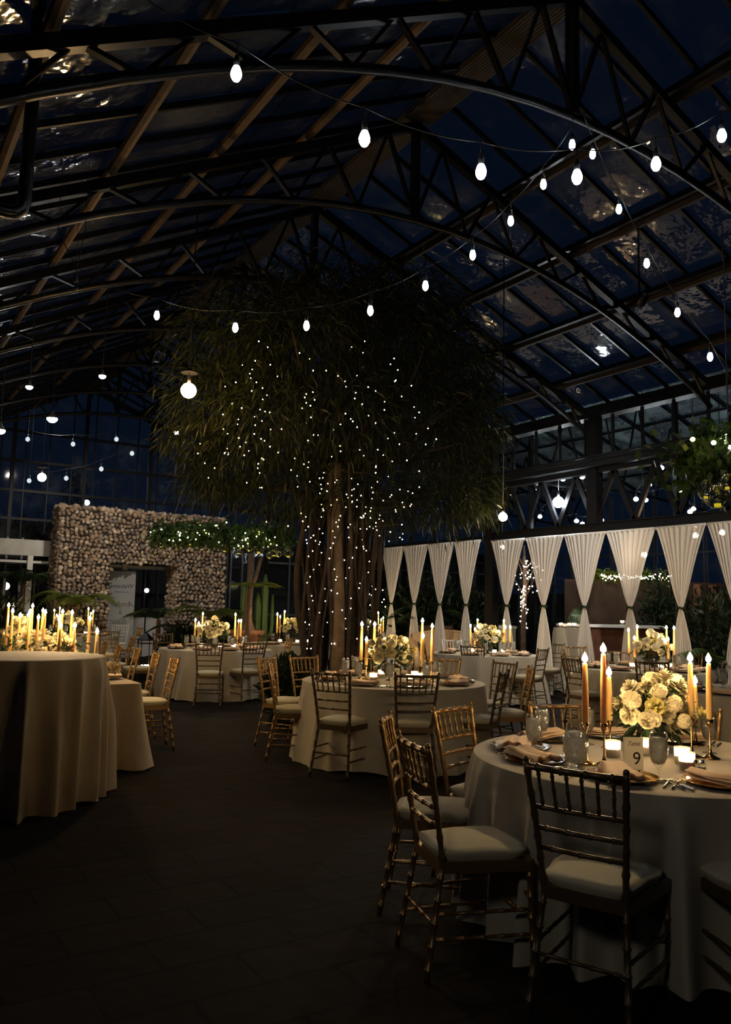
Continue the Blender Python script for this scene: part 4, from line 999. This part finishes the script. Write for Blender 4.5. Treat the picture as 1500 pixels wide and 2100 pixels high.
for body, size, z_, dx, sh in (('Welcome', .15, 1.84, -.02, .0), ('to our wedding', .055, 1.72, 0, 0), ('Amber', .21, 1.36, .03, .45), ('&', .15, 1.17, .0, .3), ('Isaac', .21, .92, -.02, .45)):
    c_ = bpy.data.curves.new('lettering', 'FONT'); c_.body = body; c_.size = size; c_.align_x = 'CENTER'; c_.extrude = .001; c_.shear = sh; c_.offset = -.002 if sh else 0; c_.materials.append(MATS['ink'])
    text_mesh(c_, t, (dx, -.013, z_), (pi/2, 0, 0), (-1, 1, 1))
q = fl(315, 23.2); o = cloth_mesh(.45, 1.07, n=12, amp=.04, flare=.05, seed=3, seg=120).build('tablecloth', 'sheer', None, True, (q.x, q.y, 0)); tag(o, 'white cloth on the tall table seen through the stone doorway', 'tablecloth')
q = fl(311, 15.2); t = thing('lantern', (q.x, q.y, 0), 'black metal lantern with pointed roof standing before the stone doorway', 'lantern')
mb = MB()
for sx in (-.11, .11):
    for sy in (-.11, .11): mb.bar((sx, sy, .30), (sx, sy, .80), .014)
for z in (.31, .80, .74): 
    for a, b_ in (((-.11, -.11), (.11, -.11)), ((.11, -.11), (.11, .11)), ((.11, .11), (-.11, .11)), ((-.11, .11), (-.11, -.11))): mb.bar((a[0], a[1], z), (b_[0], b_[1], z), .016)
mb.build('metal_frame', 'black_steel', t)
MB().lathe([(.17, .80), (.17, .81), (.03, .93), (.02, .95), (.001, .955)], 4).tube([(.02*math.cos(a), 0, .975+.02*math.sin(a)) for a in [i*.7 for i in range(10)]], .004, 5).build('roof', 'black_steel', t)
MB().box(-.11, -.11, .28, .11, .11, .305).build('floor_plate', 'black_steel', t)
MB().box(-.14, -.14, 0, .14, .14, .28).build('plinth', 'black_steel', t)
for dx in (-.05, .01, .055): MB().lathe([(.001, .306), (.02, .306), (.02, .35), (.001, .35)], 10, (dx, -.02, 0)).build('tea_light', 'votive_glow', t)

# ================================================================ the tree
tc_ = Vector((5.95, 9.85, 0)); tree = thing('strangler_fig', tuple(tc_), 'huge dark leafy tree wrapped in fairy lights in the middle of the greenhouse', 'tree')
# blobs of the crown from picture columns: (px, py, depth, radius_x, radius_z)
CR = [(620, 700, 11.0, 1.25, .95), (800, 680, 11.3, 1.1, .9), (470, 700, 11.2, .9, .85), (930, 740, 11.6, .75, .85), (700, 600, 11.4, 1.15, .55), (850, 610, 11.6, .85, .45), (560, 620, 11.6, .9, .50), (430, 830, 11.0, .7, .60), (395, 900, 11.0, .45, .35),
      (560, 860, 10.9, 1.0, .8), (720, 860, 10.9, 1.0, .8), (880, 880, 11.2, .9, .8), (970, 870, 11.6, .55, .8), (470, 960, 11.2, .65, .45), (600, 1010, 11.2, .8, .42), (760, 1020, 11.1, .85, .45), (900, 1020, 11.3, .75, .45), (440, 990, 11.3, .5, .25), (980, 1010, 11.7, .4, .45), (660, 780, 12.2, 1.6, 1.3), (850, 800, 12.2, 1.2, 1.2)]
allP = []; allD = []
for (px, py, d, rx, rz_) in CR:
    c = atd(px, py, d)-tc_; n = int(2300*rx*rz_)+350; P, D = blob_pts(n, c, (rx, rx*.8, rz_), .45)
    P = P+rng.normal(size=P.shape)*.08; allP.append(P); allD.append(D*.7+rng.normal(size=P.shape)*.35+np.array([0, 0, -.75]))
P = np.concatenate(allP); D = np.concatenate(allD)
keep = P[:, 2] < np.array([roofz(5.95+x) for x in P[:, 0]])-.25; P, D = P[keep], D[keep]
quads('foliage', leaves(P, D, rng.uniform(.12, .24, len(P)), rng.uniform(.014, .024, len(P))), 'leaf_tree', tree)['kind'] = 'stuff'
def wob(p, q, n=10, a=.05):
    p = Vector(p); q = Vector(q); ph = rng.random(4)*6; L = (q-p).length
    return [p.lerp(q, i/n)+Vector((math.sin(i/n*5+ph[0]), math.sin(i/n*4+ph[1]), 0))*a*math.sin(pi*(i/n)*.9+.2) for i in range(n+1)]
# pale broad trunk and a few thick ones
def bp_(px, dep, z=0): q = fl(px, dep); return Vector((q.x, q.y, z))-tc_
MB().tube(wob(bp_(699, 10.75, .2), bp_(689, 10.8, 3.4), 12, .06), [.13, .11, .095, .088, .082, .08, .078, .078, .08, .085, .09, .10, .12], 12).build('trunk', 'bark_pale', tree, True)['label'] = 'pale straight middle trunk'
for px, px2, r in ((648, 655, .08), (665, 662, .06), (738, 720, .10), (762, 745, .07), (657, 650, .05), (728, 738, .07), (752, 768, .06), (636, 628, .045)):
    MB().tube(wob(bp_(px, 11.2+rng.normal()*.25, .3), bp_(px2, 11.3+rng.normal()*.2, 3.3), 12, .10), list(np.linspace(r*1.3, r*.8, 13)), 8).build('trunk', 'root_bark', tree, True)
for k in range(46):
    px = rng.uniform(628, 775); d = 11.15+rng.normal()*.30; p = bp_(px, d, .3); q = bp_(px+rng.normal()*22, d+rng.normal()*.2, 2.6+rng.random()*.8)
    r = .010+.025*rng.random()**2; MB().tube(wob(p, q, 9, .07), r, 5).build('aerial_root', 'root_bark', tree, True)
for k in range(26):
    a = rng.uniform(330, 1000); p = bp_(rng.uniform(640, 740), 11.3, 3.0+rng.random()*.6); q = atd(a, rng.uniform(650, 1000), 11.3+rng.normal()*.4)-tc_
    MB().tube(wob(p, q, 10, .15), list(np.linspace(.05, .012, 11)), 6).build('branch', 'root_bark', tree, True)
# planter ring and low plants at its foot
MB().lathe([(1.0, 0), (1.02, .32), (.9, .32), (.88, .3), (.001, .3)], 40).build('planter_wall', 'floor_dirt', tree)
def plant_mass(name, c, r, n, L, Wd, mt, label, cat='plant', stem=True, group=None, droop=0):
    t = thing(name, c, label, cat, group); P, D = blob_pts(n, (0, 0, r[2]*1.0), r, .3); P = P[P[:, 2] > .02]; D = rng.normal(size=P.shape)*.5+unit(P-np.array([0, 0, r[2]*.4]))+np.array([0, 0, -droop])
    quads('foliage', leaves(P, D, rng.uniform(L*.6, L*1.2, len(P)), Wd), mt, t)['kind'] = 'stuff'
    if stem:
        for k in range(5):
            a = rng.random()*6.28; MB().tube([(0, 0, 0), (.25*r[0]*math.cos(a), .25*r[1]*math.sin(a), r[2]*.6), (.6*r[0]*math.cos(a), .6*r[1]*math.sin(a), r[2]*1.3)], [.02, .014, .006], 6).build('stem', 'bark', t, True)
    return t
for i, (px, d, rr, hh, lb) in enumerate(((600, 10.4, .30, .38, 'dark bushy plant at the left foot of the tree'), (640, 10.2, .35, .30, 'low dark plant before the trunk, left of centre'), (700, 10.1, .38, .26, 'low dark plant before the pale middle trunk'), (758, 10.2, .35, .32, 'low dark plant at the right foot of the tree'))):
    q = fl(px, d); plant_mass('shrub', (q.x, q.y, .0), (rr, rr, hh*1.15), 1300, .14, .05, 'leaf_dark', lb, 'plant', group='plants around the tree foot')

# fairy lights: strands hanging in the crown and down the roots
def fairy(name, pts, label, r=.011, mt='fairy', ymix=0, wire=True, group='fairy light strands'):
    o0 = pts[0]; t = thing(name, tuple(o0), label, 'fairy lights', group)
    if wire: MB().tube([p-o0 for p in pts], .0022, 3, False).build('wire', 'twig', t)
    for p in pts:
        q = p-o0; rr = r*(.8+.4*rng.random()); me = FB[1 if rng.random() < ymix else 0]; o_ = bpy.data.objects.new('light', me); COL.objects.link(o_); o_.parent = t; o_.location = q; o_.scale = (rr,)*3
    return t
FB = []
for mt_ in ('fairy', 'fairy_yellow'):
    mb = MB(); mb.ball((0, 0, 0), 1, 6, 4); FB.append(mb.mesh('light', mt_))
places = ['upper left of the crown', 'lower left of the crown', 'crown centre left', 'crown centre', 'crown centre right', 'crown right side', 'middle below the crown', 'roots far left', 'roots left', 'roots left of the pale trunk', 'pale trunk', 'roots right of the pale trunk', 'roots far right', 'right of the trunk']
specs = [((455, 560), (740, 960), 26, .0), ((400, 540), (830, 1000), 18, .3), ((520, 650), (700, 1000), 26, .1), ((620, 730), (760, 1080), 30, .15), ((720, 830), (700, 1040), 30, 0), ((760, 900), (780, 1010), 22, 0), ((610, 760), (980, 1130), 34, .25),
         ((622, 645), (1060, 1330), 18, 0), ((630, 668), (1060, 1330), 20, 0), ((660, 694), (1080, 1320), 20, .05), ((680, 710), (1080, 1320), 14, .1), ((708, 742), (1040, 1310), 24, 0), ((735, 765), (1040, 1330), 24, 0), ((745, 850), (1000, 1110), 30, 0)]
for nm, ((xa, xb), (ya, yb), n, ym) in zip(places, specs):
    n = int(n*.62) if ('root' in nm or nm == 'pale trunk') else n; tall = 'root' in nm or 'trunk' in nm; pts = []
    for k in range(n):
        u = k/(n-1)
        if tall and nm != 'right of the trunk': px = rng.uniform(xa, xb); py = ya+(yb-ya)*u
        else: px = xa+(xb-xa)*rng.random(); py = ya+(yb-ya)*u
        pts.append(atd(px, py, (10.55 if tall else 10.1)+rng.normal()*.12))
    if not tall: # order by nearest so the wire wanders through the crown
        pts.sort(key=lambda p: round(p.z*2.2)*10+(p.x if int(round(p.z*2.2)) % 2 else -p.x))
    fairy('fairy_lights', pts, 'strand of tiny warm lights on the tree, '+nm, .0070, ymix=ym, wire=False if not tall else True)

# ================================================================ hanging greenery with globes
def globe_mb(r, tear=False):
    prof = [(math.sin(pi*i/12)*r if i < 12 else .3*r*.3, -math.cos(pi*i/12)*r) for i in range(13)]
    if tear: prof = [(a, z if z < 0 else z*1.6) for a, z in prof]
    prof = [(max(a, .002), z) for a, z in prof]; return prof
def globe(p, r, label, tear=False, up=.15, group='glass globes'):
    t = thing('glass_globe', tuple(p), label, 'glass globe', group)
    MB().lathe(globe_mb(r, tear), 20).build('globe', 'glass_globe', t, True)
    MB().lathe([(.001, -r*.86), (r*.26, -r*.86), (r*.26, -r*.58), (.001, -r*.58)], 12).build('led_candle', 'led_yellow', t)
    MB().tube([(0, 0, r*(1.6 if tear else 1)), (0, 0, r+up)], .002, 4).build('cord', 'wire', t)
    return t
def garland(name, c, half, rad, n, leafL, leafW, mt, label, axis, nlights, lr, hang=None):
    t = thing(name, tuple(c), label, 'hanging greenery'); ax = Vector(axis)
    u = rng.uniform(-1, 1, n); P = np.array(ax)[None]*(u*half)[:, None]+rng.normal(size=(n, 3))*np.array([rad, rad, rad*.8])*.55
    D = rng.normal(size=P.shape)*.6+np.array([0, 0, -.6]); quads('foliage', leaves(P, D, rng.uniform(leafL*.7, leafL*1.2, n), leafW), mt, t)['kind'] = 'stuff'
    MB().bar(-ax*half, ax*half, .03).build('support_bar', 'black_steel', t)
    for k in range(nlights):
        q = ax*rng.uniform(-1, 1)*half+Vector(rng.normal(size=3))*rad*.5; q -= Fv*rad*.7; o_ = bpy.data.objects.new('light', FB[int(rng.random() < .3)]); COL.objects.link(o_); o_.parent = t; o_.location = q; o_.scale = (lr,)*3
    return t
c1 = atd(455, 1096, 13.6)
ta = garland('greenery_chandelier', c1, 1.10, .20, 6500, .085, .045, 'leaf_ivy', 'long hanging ivy garland with tiny lights between stone wall and tree', tuple(R0), 70, .011)
for dx in (-.9, -.2, .2, .9):
    MB().tube([R0*dx, R0*(.28 if dx > -.5 else -.6)+Vector((0, 0, 1.1 if abs(dx) < .5 else 1.0))], .008, 5).build('hanger_wire', 'wire', ta)
mb = MB()
for k in range(26):
    x = rng.uniform(-1.05, 1.0); mb.tube([R0*x, R0*(x+.05*rng.normal())+Vector((0, 0, -.25-.25*rng.random()))], .004, 3)
mb.build('trailing_stems', 'twig', ta)
gs = []
for (px, py, rr) in ((318, 1130, .05), (330, 1117, .055), (362, 1123, .05), (391, 1111, .07), (415, 1122, .05), (348, 1137, .05), (461, 1124, .075), (494, 1119, .055), (491, 1131, .05), (511, 1124, .06), (531, 1125, .092), (553, 1139, .06), (563, 1134, .065), (571, 1136, .06), (592, 1134, .085)):
    gs.append(globe(atd(px, py, 13.5), rr, '', up=.12))
number(gs, 'small clear glass globe', 'under the ivy garland', 'globes under the ivy garland')
c2 = atd(1496, 940, 6.6)
tb = garland('greenery_chandelier', c2, .22, .27, 2300, .085, .065, 'leaf_ivy', 'near hanging ball of green ivy with lights at the right edge', tuple(R0), 16, .019)
MB().tube([(0, 0, 0), (0, 0, 2.0)], .006, 5).build('hanger_wire', 'wire', tb)
globe(atd(1448, 1009, 6.1), .058, 'teardrop clear glass globe, left of three under the ivy ball', True, group='globes under the ivy ball')
globe(atd(1472, 1018, 6.2), .096, 'largest clear round glass globe under the near ivy ball', group='globes under the ivy ball')
globe(atd(1492, 989, 6.0), .062, 'clear round glass globe cut by the right edge, highest of three', group='globes under the ivy ball')

# ================================================================ ferns, cactus, potted plants, dark plants
def fern(c, n, L, label, mt='leaf_fern', trunk=0, seed=0, name='tree_fern', az=None, up=.9, group=None):
    r_ = np.random.default_rng(seed); t = thing(name, tuple(c), label, 'fern', group)
    if trunk: MB().tube([(0, 0, 0), (0, 0, trunk)], [.07, .05], 8).build('trunk', 'bark', t, True)
    for k in range(n):
        a = (k/n*2*pi+r_.random()*.5) if az is None else math.radians(az[k % len(az)]+r_.normal()*8); LL = L*(.75+.4*r_.random()); rise = up*(.7+.5*r_.random())
        pts = [np.array([math.cos(a)*LL*s, math.sin(a)*LL*s, trunk+LL*(rise*s-1.05*rise*s*s)*1.15]) for s in np.linspace(0, 1, 22)]
        V = []
        for i in range(1, 22):
            s = i/21; w = LL*.30*math.sin(pi*min(1, s*.93+.08))**.8; d = pts[i]-pts[i-1]; d = d/np.linalg.norm(d); side = np.cross(d, [0, 0, 1]); side /= np.linalg.norm(side)
            for sg in (-1, 1):
                base = pts[i]; pin = side*sg*.88+d*.45+np.array([0, 0, -.22])
                pin /= np.linalg.norm(pin); nb = 7
                for j in range(nb):
                    f = (j+.3)/nb; b0 = base+pin*w*f; lw = w*.16*(1-f*.7)
                    V.append([b0, b0+d*lw+pin*w*.05, b0+pin*w/nb*1.4, b0-d*lw+pin*w*.05])
        q_ = quads('frond', np.array(V), mt, t); MB().tube([Vector(p) for p in pts], list(np.linspace(.010, .002, 22)), 4).build('stalk', 'cactus', q_, True)
    return t
q = fl(165, 19.1); fern((q.x, q.y, 0), 10, 1.25, 'bright green tree fern before the left part of the stone wall', trunk=1.35, seed=3, up=1.0)
q = fl(440, 17.2); fern((q.x, q.y, 0), 9, .9, 'tree fern with thin fronds before the right part of the stone wall', trunk=1.2, seed=5, up=.8)
q = fl(400, 18.6); fern((q.x, q.y, 0), 9, 1.0, 'dark fern low against the right foot of the stone wall', mt='leaf_dark', trunk=.7, seed=6)
q = fl(55, 20); fern((q.x, q.y, 0), 9, 1.1, 'dark palm under the white pergola at far left', mt='leaf_dark', trunk=1.9, seed=8)
q = fl(335, 18.8); fern((q.x, q.y, 0), 7, .85, 'dark leafy palm silhouetted in the stone doorway', mt='leaf_dark', trunk=1.1, seed=9, az=(150, 200, 175, 120, 60, 230))
# pachypodium in terracotta pot with cactus columns
q = fl(515, 16.8); t = thing('potted_succulent_tree', (q.x, q.y, 0), 'swollen-trunk desert tree in a wide terracotta pot left of the tree', 'potted plant')
MB().lathe([(.001, 0), (.22, 0), (.25, .25), (.31, .88), (.36, .90), (.36, .98), (.30, .98), (.28, .92), (.001, .92)], 26).build('pot', 'terracotta', t, True)
MB().tube([(0, 0, .92), (0, 0, 1.0), (.01, 0, 1.15), (.0, 0, 1.4), (.02, 0, 1.8), (.02, 0, 2.2), (.02, 0, 2.55)], [.24, .17, .10, .08, .065, .055, .05], 10).build('trunk', 'bark_pale', t, True)
MB().tube([(0, 0, 1.75), (.12, -.05, 2.05), (.22, -.1, 2.5)], [.055, .045, .035], 8).build('branch', 'bark_pale', t, True)
q2 = fl(518, 16.2); fern((q2.x, q2.y, 0), 8, .62, 'small drooping palm in front of the swollen-trunk desert tree', trunk=1.85, seed=12, up=.45)
cn = 0
for (px, h, r, lb) in ((549, 2.15, .07, 'tallest green column cactus beside the desert tree'), (536, 1.75, .075, 'green column cactus, middle of three beside the desert tree'), (506, 1.95, .06, 'green column cactus left of the desert tree trunk')):
    q = fl(px, 17.6); mb = MB(); seg = 20
    n_ = 12; vs = []
    for i in range(n_+1):
        z = h*i/n_; rr = r*(1 if i < n_-1 else (.8 if i == n_-1 else .25))
        for k in range(seg): a = 2*pi*k/seg; f = rr*(1+.22*math.cos(5*a)); vs.append((f*math.cos(a), f*math.sin(a), z))
    mb.add(vs, [(i*seg+k, i*seg+(k+1) % seg, (i+1)*seg+(k+1) % seg, (i+1)*seg+k) for i in range(n_) for k in range(seg)]+[tuple(n_*seg+k for k in range(seg))])
    t = thing('column_cactus', (q.x, q.y, 0), lb, 'cactus', 'column cacti'); mb.build('stem', 'cactus', t, True)
    MB().tube([(r*.5, 0, h*.35), (r*2.4, 0, h*.42), (r*2.6, 0, h*.5), (r*2.6, 0, h*.8)], [r*.6, r*.7, r*.7, r*.4], 8).build('arm', 'cactus', t, True)
# dark planting
DK = [(8, 17.2, .55, .8, 'tall dark bush at the left edge behind the long table'), (98, 19.0, .4, .6, 'dark bush beneath the bright fern, left'), (-60, 27.2, 1.5, 2.3, 'big dark tree beyond the white pergola, left'), (85, 27.0, 1.3, 2.3, 'big dark tree beyond the white pergola, right'),
      (380, 18.2, .35, .5, 'dark shrub at the right foot of the stone wall'), (470, 18, .4, .6, 'dark shrub left of the terracotta pot'), (800, 20.0, .7, 1.0, 'dark leafy shrub behind the leftmost drape'), (868, 19.5, .8, 1.2, 'dark palm-like shrub behind the second drape'), (925, 19.6, .8, 1.15, 'dark leafy shrub behind the loveseat'),
      (985, 20, .7, 1.0, 'dark leafy shrub left of the drape column'), (1440, 14.8, .7, .95, 'dark leafy shrub right of the bar'), (1490, 13.6, .7, 1.0, 'dark leafy shrub at the right edge behind the drapes'), (1255, 20.9, .8, 1.2, 'dark climbing plant behind the bar, left'), (1360, 17.7, .5, 1.2, 'dark climbing plant behind the bar, right')]
for (px, d, r, h, lb) in DK:
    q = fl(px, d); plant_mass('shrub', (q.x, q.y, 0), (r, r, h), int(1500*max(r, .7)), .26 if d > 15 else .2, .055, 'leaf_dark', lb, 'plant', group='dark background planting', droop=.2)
q = fl(888, 19.2); fern((q.x, q.y, 0), 8, 1.1, 'dark palm with arching fronds behind the third drape', mt='leaf_dark', trunk=1.2, seed=15)
q = fl(1485, 12.6); fern((q.x, q.y, 0), 9, 1.0, 'dark green palm at the right edge below the last drape', mt='leaf_ivy', trunk=.7, seed=16)
q = fl(150, 29.0); t = thing('conifer', (q.x, q.y, 0), 'dark conifer seen outside through the end gable', 'tree')
MB().tube([(0, 0, 0), (0, 0, 6.2)], [.14, .03], 8).build('trunk', 'bark', t, True); P = []; D = []
for k in range(60):
    z = 2.2+4.0*k/60; a = k*2.4; L = 1.25*(1-(z-2.2)/4.4)+.1
    for s_ in np.linspace(.1, 1, 26): P.append((math.cos(a)*L*s_, math.sin(a)*L*s_, z-.25*s_*s_)); D.append((math.cos(a)+rng.normal()*.5, math.sin(a)+rng.normal()*.5, -.5+rng.normal()*.3))
quads('foliage', leaves(np.array(P), np.array(D), .18, .03), 'leaf_dark', t)['kind'] = 'stuff'

# ================================================================ beyond the drapes: loveseat, bar, lights
q = fl(925, 17.6); t = thing('loveseat', (q.x, q.y, 0), 'beige upholstered loveseat with curved back behind the drapes', 'sofa', None, -YAW+.1)
MB().grid(lambda u, v: ((u-.5)*1.5, .34-.10*v+.02*math.sin(pi*u), .42+(.50+.10*math.sin(pi*u))*v), 20, 6).grid(lambda u, v: ((u-.5)*1.5, .44, .20+(.72+.10*math.sin(pi*u))*v), 20, 4).grid(lambda u, v: ((u-.5)*1.5, .24+.20*v, .92+.10*math.sin(pi*u)+.04*math.sin(pi*v)), 20, 4).build('backrest', 'velvet', t, True)
MB().box(-.68, -.30, .30, .68, .30, .47).build('seat', 'velvet', t)
for sx in (-1, 1):
    MB().tube([(sx*.74, -.32, .60), (sx*.74, .0, .64), (sx*.74, .36, .80)], [.07, .075, .085], 10).bar((sx*.74, -.3, .2), (sx*.74, -.3, .6), .09).bar((sx*.74, .3, .2), (sx*.74, .3, .75), .09).build('arm', 'velvet', t, True)
    for sy in (-.28, .38): MB().tube([(sx*.7, sy, 0), (sx*.7, sy, .22)], [.018, .03], 8).build('leg', 'bar_wood', t, True)
q = fl(962, 17.3); o = MB().grid(lambda u, v: ((u-.5)*.4, -.03-.08*math.sin(pi*u)*math.sin(pi*v), (v-.0)*.4), 8, 8).grid(lambda u, v: ((u-.5)*.4, .03+.06*math.sin(pi*u)*math.sin(pi*v), v*.4), 8, 8).build('throw_pillow', 'pillow', None, True, (q.x, q.y, .47)); o.rotation_euler = (0, 0, -YAW); tag(o, 'patterned throw pillow at the right end of the loveseat', 'pillow')
q = fl(897, 18.9); t = thing('wooden_planter', (q.x, q.y, 0), 'brown wooden planter box behind the loveseat', 'planter', None, -YAW); MB().box(-.36, -.2, 0, .36, .2, 1.12).build('box', 'fence_wood', t); MB().box(-.38, -.22, 1.06, .38, .22, 1.12).build('rim', 'fence_wood', t)
q = fl(1018, 18.6); t = thing('white_counter', (q.x, q.y, 0), 'white draped counter seen beside the drape column', 'counter', None, -YAW); MB().box(-.45, -.3, 1.10, .45, .3, 1.16).build('top', 'white_paint', t); MB().box(-.43, -.28, 0, .43, .28, 1.10).build('skirt', 'linen', t)
q = fl(1262, 16.2); t = thing('bar_counter', (q.x, q.y, 0), 'dark wooden bar with white counter top behind the drapes', 'bar', None, -YAW-.02)
MB().box(-1.08, -.28, 1.22, .92, .3, 1.27).build('counter_top', 'white_paint', t); MB().box(-1.0, -.2, 0, .84, .25, 1.22).build('body', 'bar_wood', t)
q = fl(1172, 15.8); c_ = cloth_mesh(.31, 1.20, n=11, amp=.035, flare=.04, seed=8, seg=140).build('tablecloth', 'linen', None, True, (q.x, q.y, 0)); tag(c_, 'pleated grey cloth on the tall table at the left end of the bar', 'tablecloth'); c_.scale = (1.0, 1.0, 1)
lst = []
for px in (1153, 1170, 1180): 
    q = fl(px, 15.8); lst.append(put('vot', q.x, q.y, 1.205))
q = fl(1278, 16.1); lst.append(put('vot', q.x, q.y, 1.275)); number(lst, 'lit glass votive', 'on the bar', 'votives on the bar')
q = fl(1188, 17.2); t = thing('trailing_plant', (q.x, q.y, 0), 'pale green trailing plant in a pot at the left end of the bar', 'plant')
MB().lathe([(.001, 1.25), (.10, 1.25), (.14, 1.45), (.12, 1.45), (.001, 1.42)], 16).build('pot', 'concrete', t, True); MB().tube([(0, 0, 0), (0, 0, 1.25)], .05, 8).build('stand', 'black_steel', t)
P, D = blob_pts(700, (0, 0, 1.42), (.17, .17, .20), .5); quads('foliage', leaves(P, D*.4+np.array([0, 0, -1]), .16, .012), 'leaf_pot', t)['kind'] = 'stuff'
q = fl(1255, 19.5); t = thing('shelf_frame', (q.x, q.y, 0), 'thin steel open shelf frame behind the bar', 'shelf', None, -YAW)
mb = MB()
for x in (-.6, -.1, .45): mb.bar((x, 0, 0), (x, 0, 2.15), .02)
for z in (1.3, 1.62, 1.9, 2.15): mb.bar((-.6, 0, z), (.45, 0, z), .015)
mb.build('frame', 'grey_steel', t)
# wooden fence behind with a strand of lights along its top
t = thing('wooden_fence', tuple(fl(1330, 18.8)), 'dark reed and timber fence behind the bar', 'fence', None, -YAW)
MB().box(-1.9, 0, 0, 2.2, .05, 2.25).build('reed_panel', 'fence_wood', t)
mb = MB(); 
for k in range(90): mb.bar((-1.9+k*.045, -.02, 0), (-1.9+k*.045, -.02, 2.2), .016)
mb.build('reeds', 'twig', t)
P = np.stack([rng.uniform(-1.3, .8, 1500), rng.normal(size=1500)*.08, 2.35+rng.normal(size=1500)*.06], 1); quads('climbing_vine', leaves(P, rng.normal(size=P.shape), .12, .04), 'leaf_fern', t)['kind'] = 'stuff'
for x in (1.05, 1.4): MB().box(x, -.06, 1.35, x+.16, -.02, 2.2).build('plank', 'terracotta', t)
pts = [atd(1233+i*1.75+rng.normal()*1.0, 1184+rng.normal()*3.6, 18.3) for i in range(85)]; fairy('fairy_lights', pts, 'dense strand of tiny lights along the fence top behind the bar', .015, wire=False, ymix=.1)
q = fl(1078, 17.5); t = thing('slender_tree', (q.x, q.y, 0), 'slender bare tree wrapped in lights behind the drapes, right of the column', 'tree')
MB().tube([(0, 0, 0), (-.03, 0, 1.0), (.02, 0, 2.0), (0, 0, 2.9)], [.07, .06, .05, .02], 8).build('trunk', 'bark', t, True)
for k in range(7): a = k*2.4; MB().tube([(0, 0, 1.7+.12*k), (.35*math.cos(a), .35*math.sin(a), 2.3+.12*k)], [.02, .006], 5).build('branch', 'bark', t, True)
pts = [atd(1074+4*math.sin(i*1.3)+rng.normal()*2.5, 1290-i*2.0, 17.35) for i in range(45)]+[atd(1090+rng.normal()*13, 1215-rng.random()*65, 17.3) for i in range(55)]
fairy('fairy_lights', pts, 'strand of tiny lights wrapped around the slender tree behind the drapes', .0125, wire=False)
pts = [atd(775+rng.normal()*9, 1195+rng.random()*90, 15.5) for i in range(40)]; fairy('fairy_lights', pts, 'strand of tiny lights just left of the leftmost drape', .010, wire=False)
# big round outdoor light glimpsed at the left, under the pergola, and one through the doorway
for (px, py, d, r, lb) in ((12, 1202, 21.5, .10, 'glowing white lantern under the pergola at the left edge'), (301, 1211, 22.6, .065, 'glowing white lamp seen through the stone doorway'), (178, 1031, 24.5, .09, 'bright outdoor lamp seen above the stone wall')):
    p = atd(px, py, d); t = thing('outdoor_lamp', (p.x, p.y, 0), lb, 'lamp'); MB().ball((0, 0, p.z), r, 16, 10).build('globe', 'lamp_shade_glow', t, True); MB().tube([(0, 0, 0), (0, 0, p.z-r)], .02, 6).build('pole', 'black_steel', t)
# prototypes never placed
for o in list(S.objects):
    if o.parent is None and o.get('label') in ('chair', 'candle', 'holder', 'votive', 'goblet', 'charger', 'napkin', 'fork', 'spoon', 'knife') :
        for c_ in list(o.children_recursive): bpy.data.objects.remove(c_)
        bpy.data.objects.remove(o)
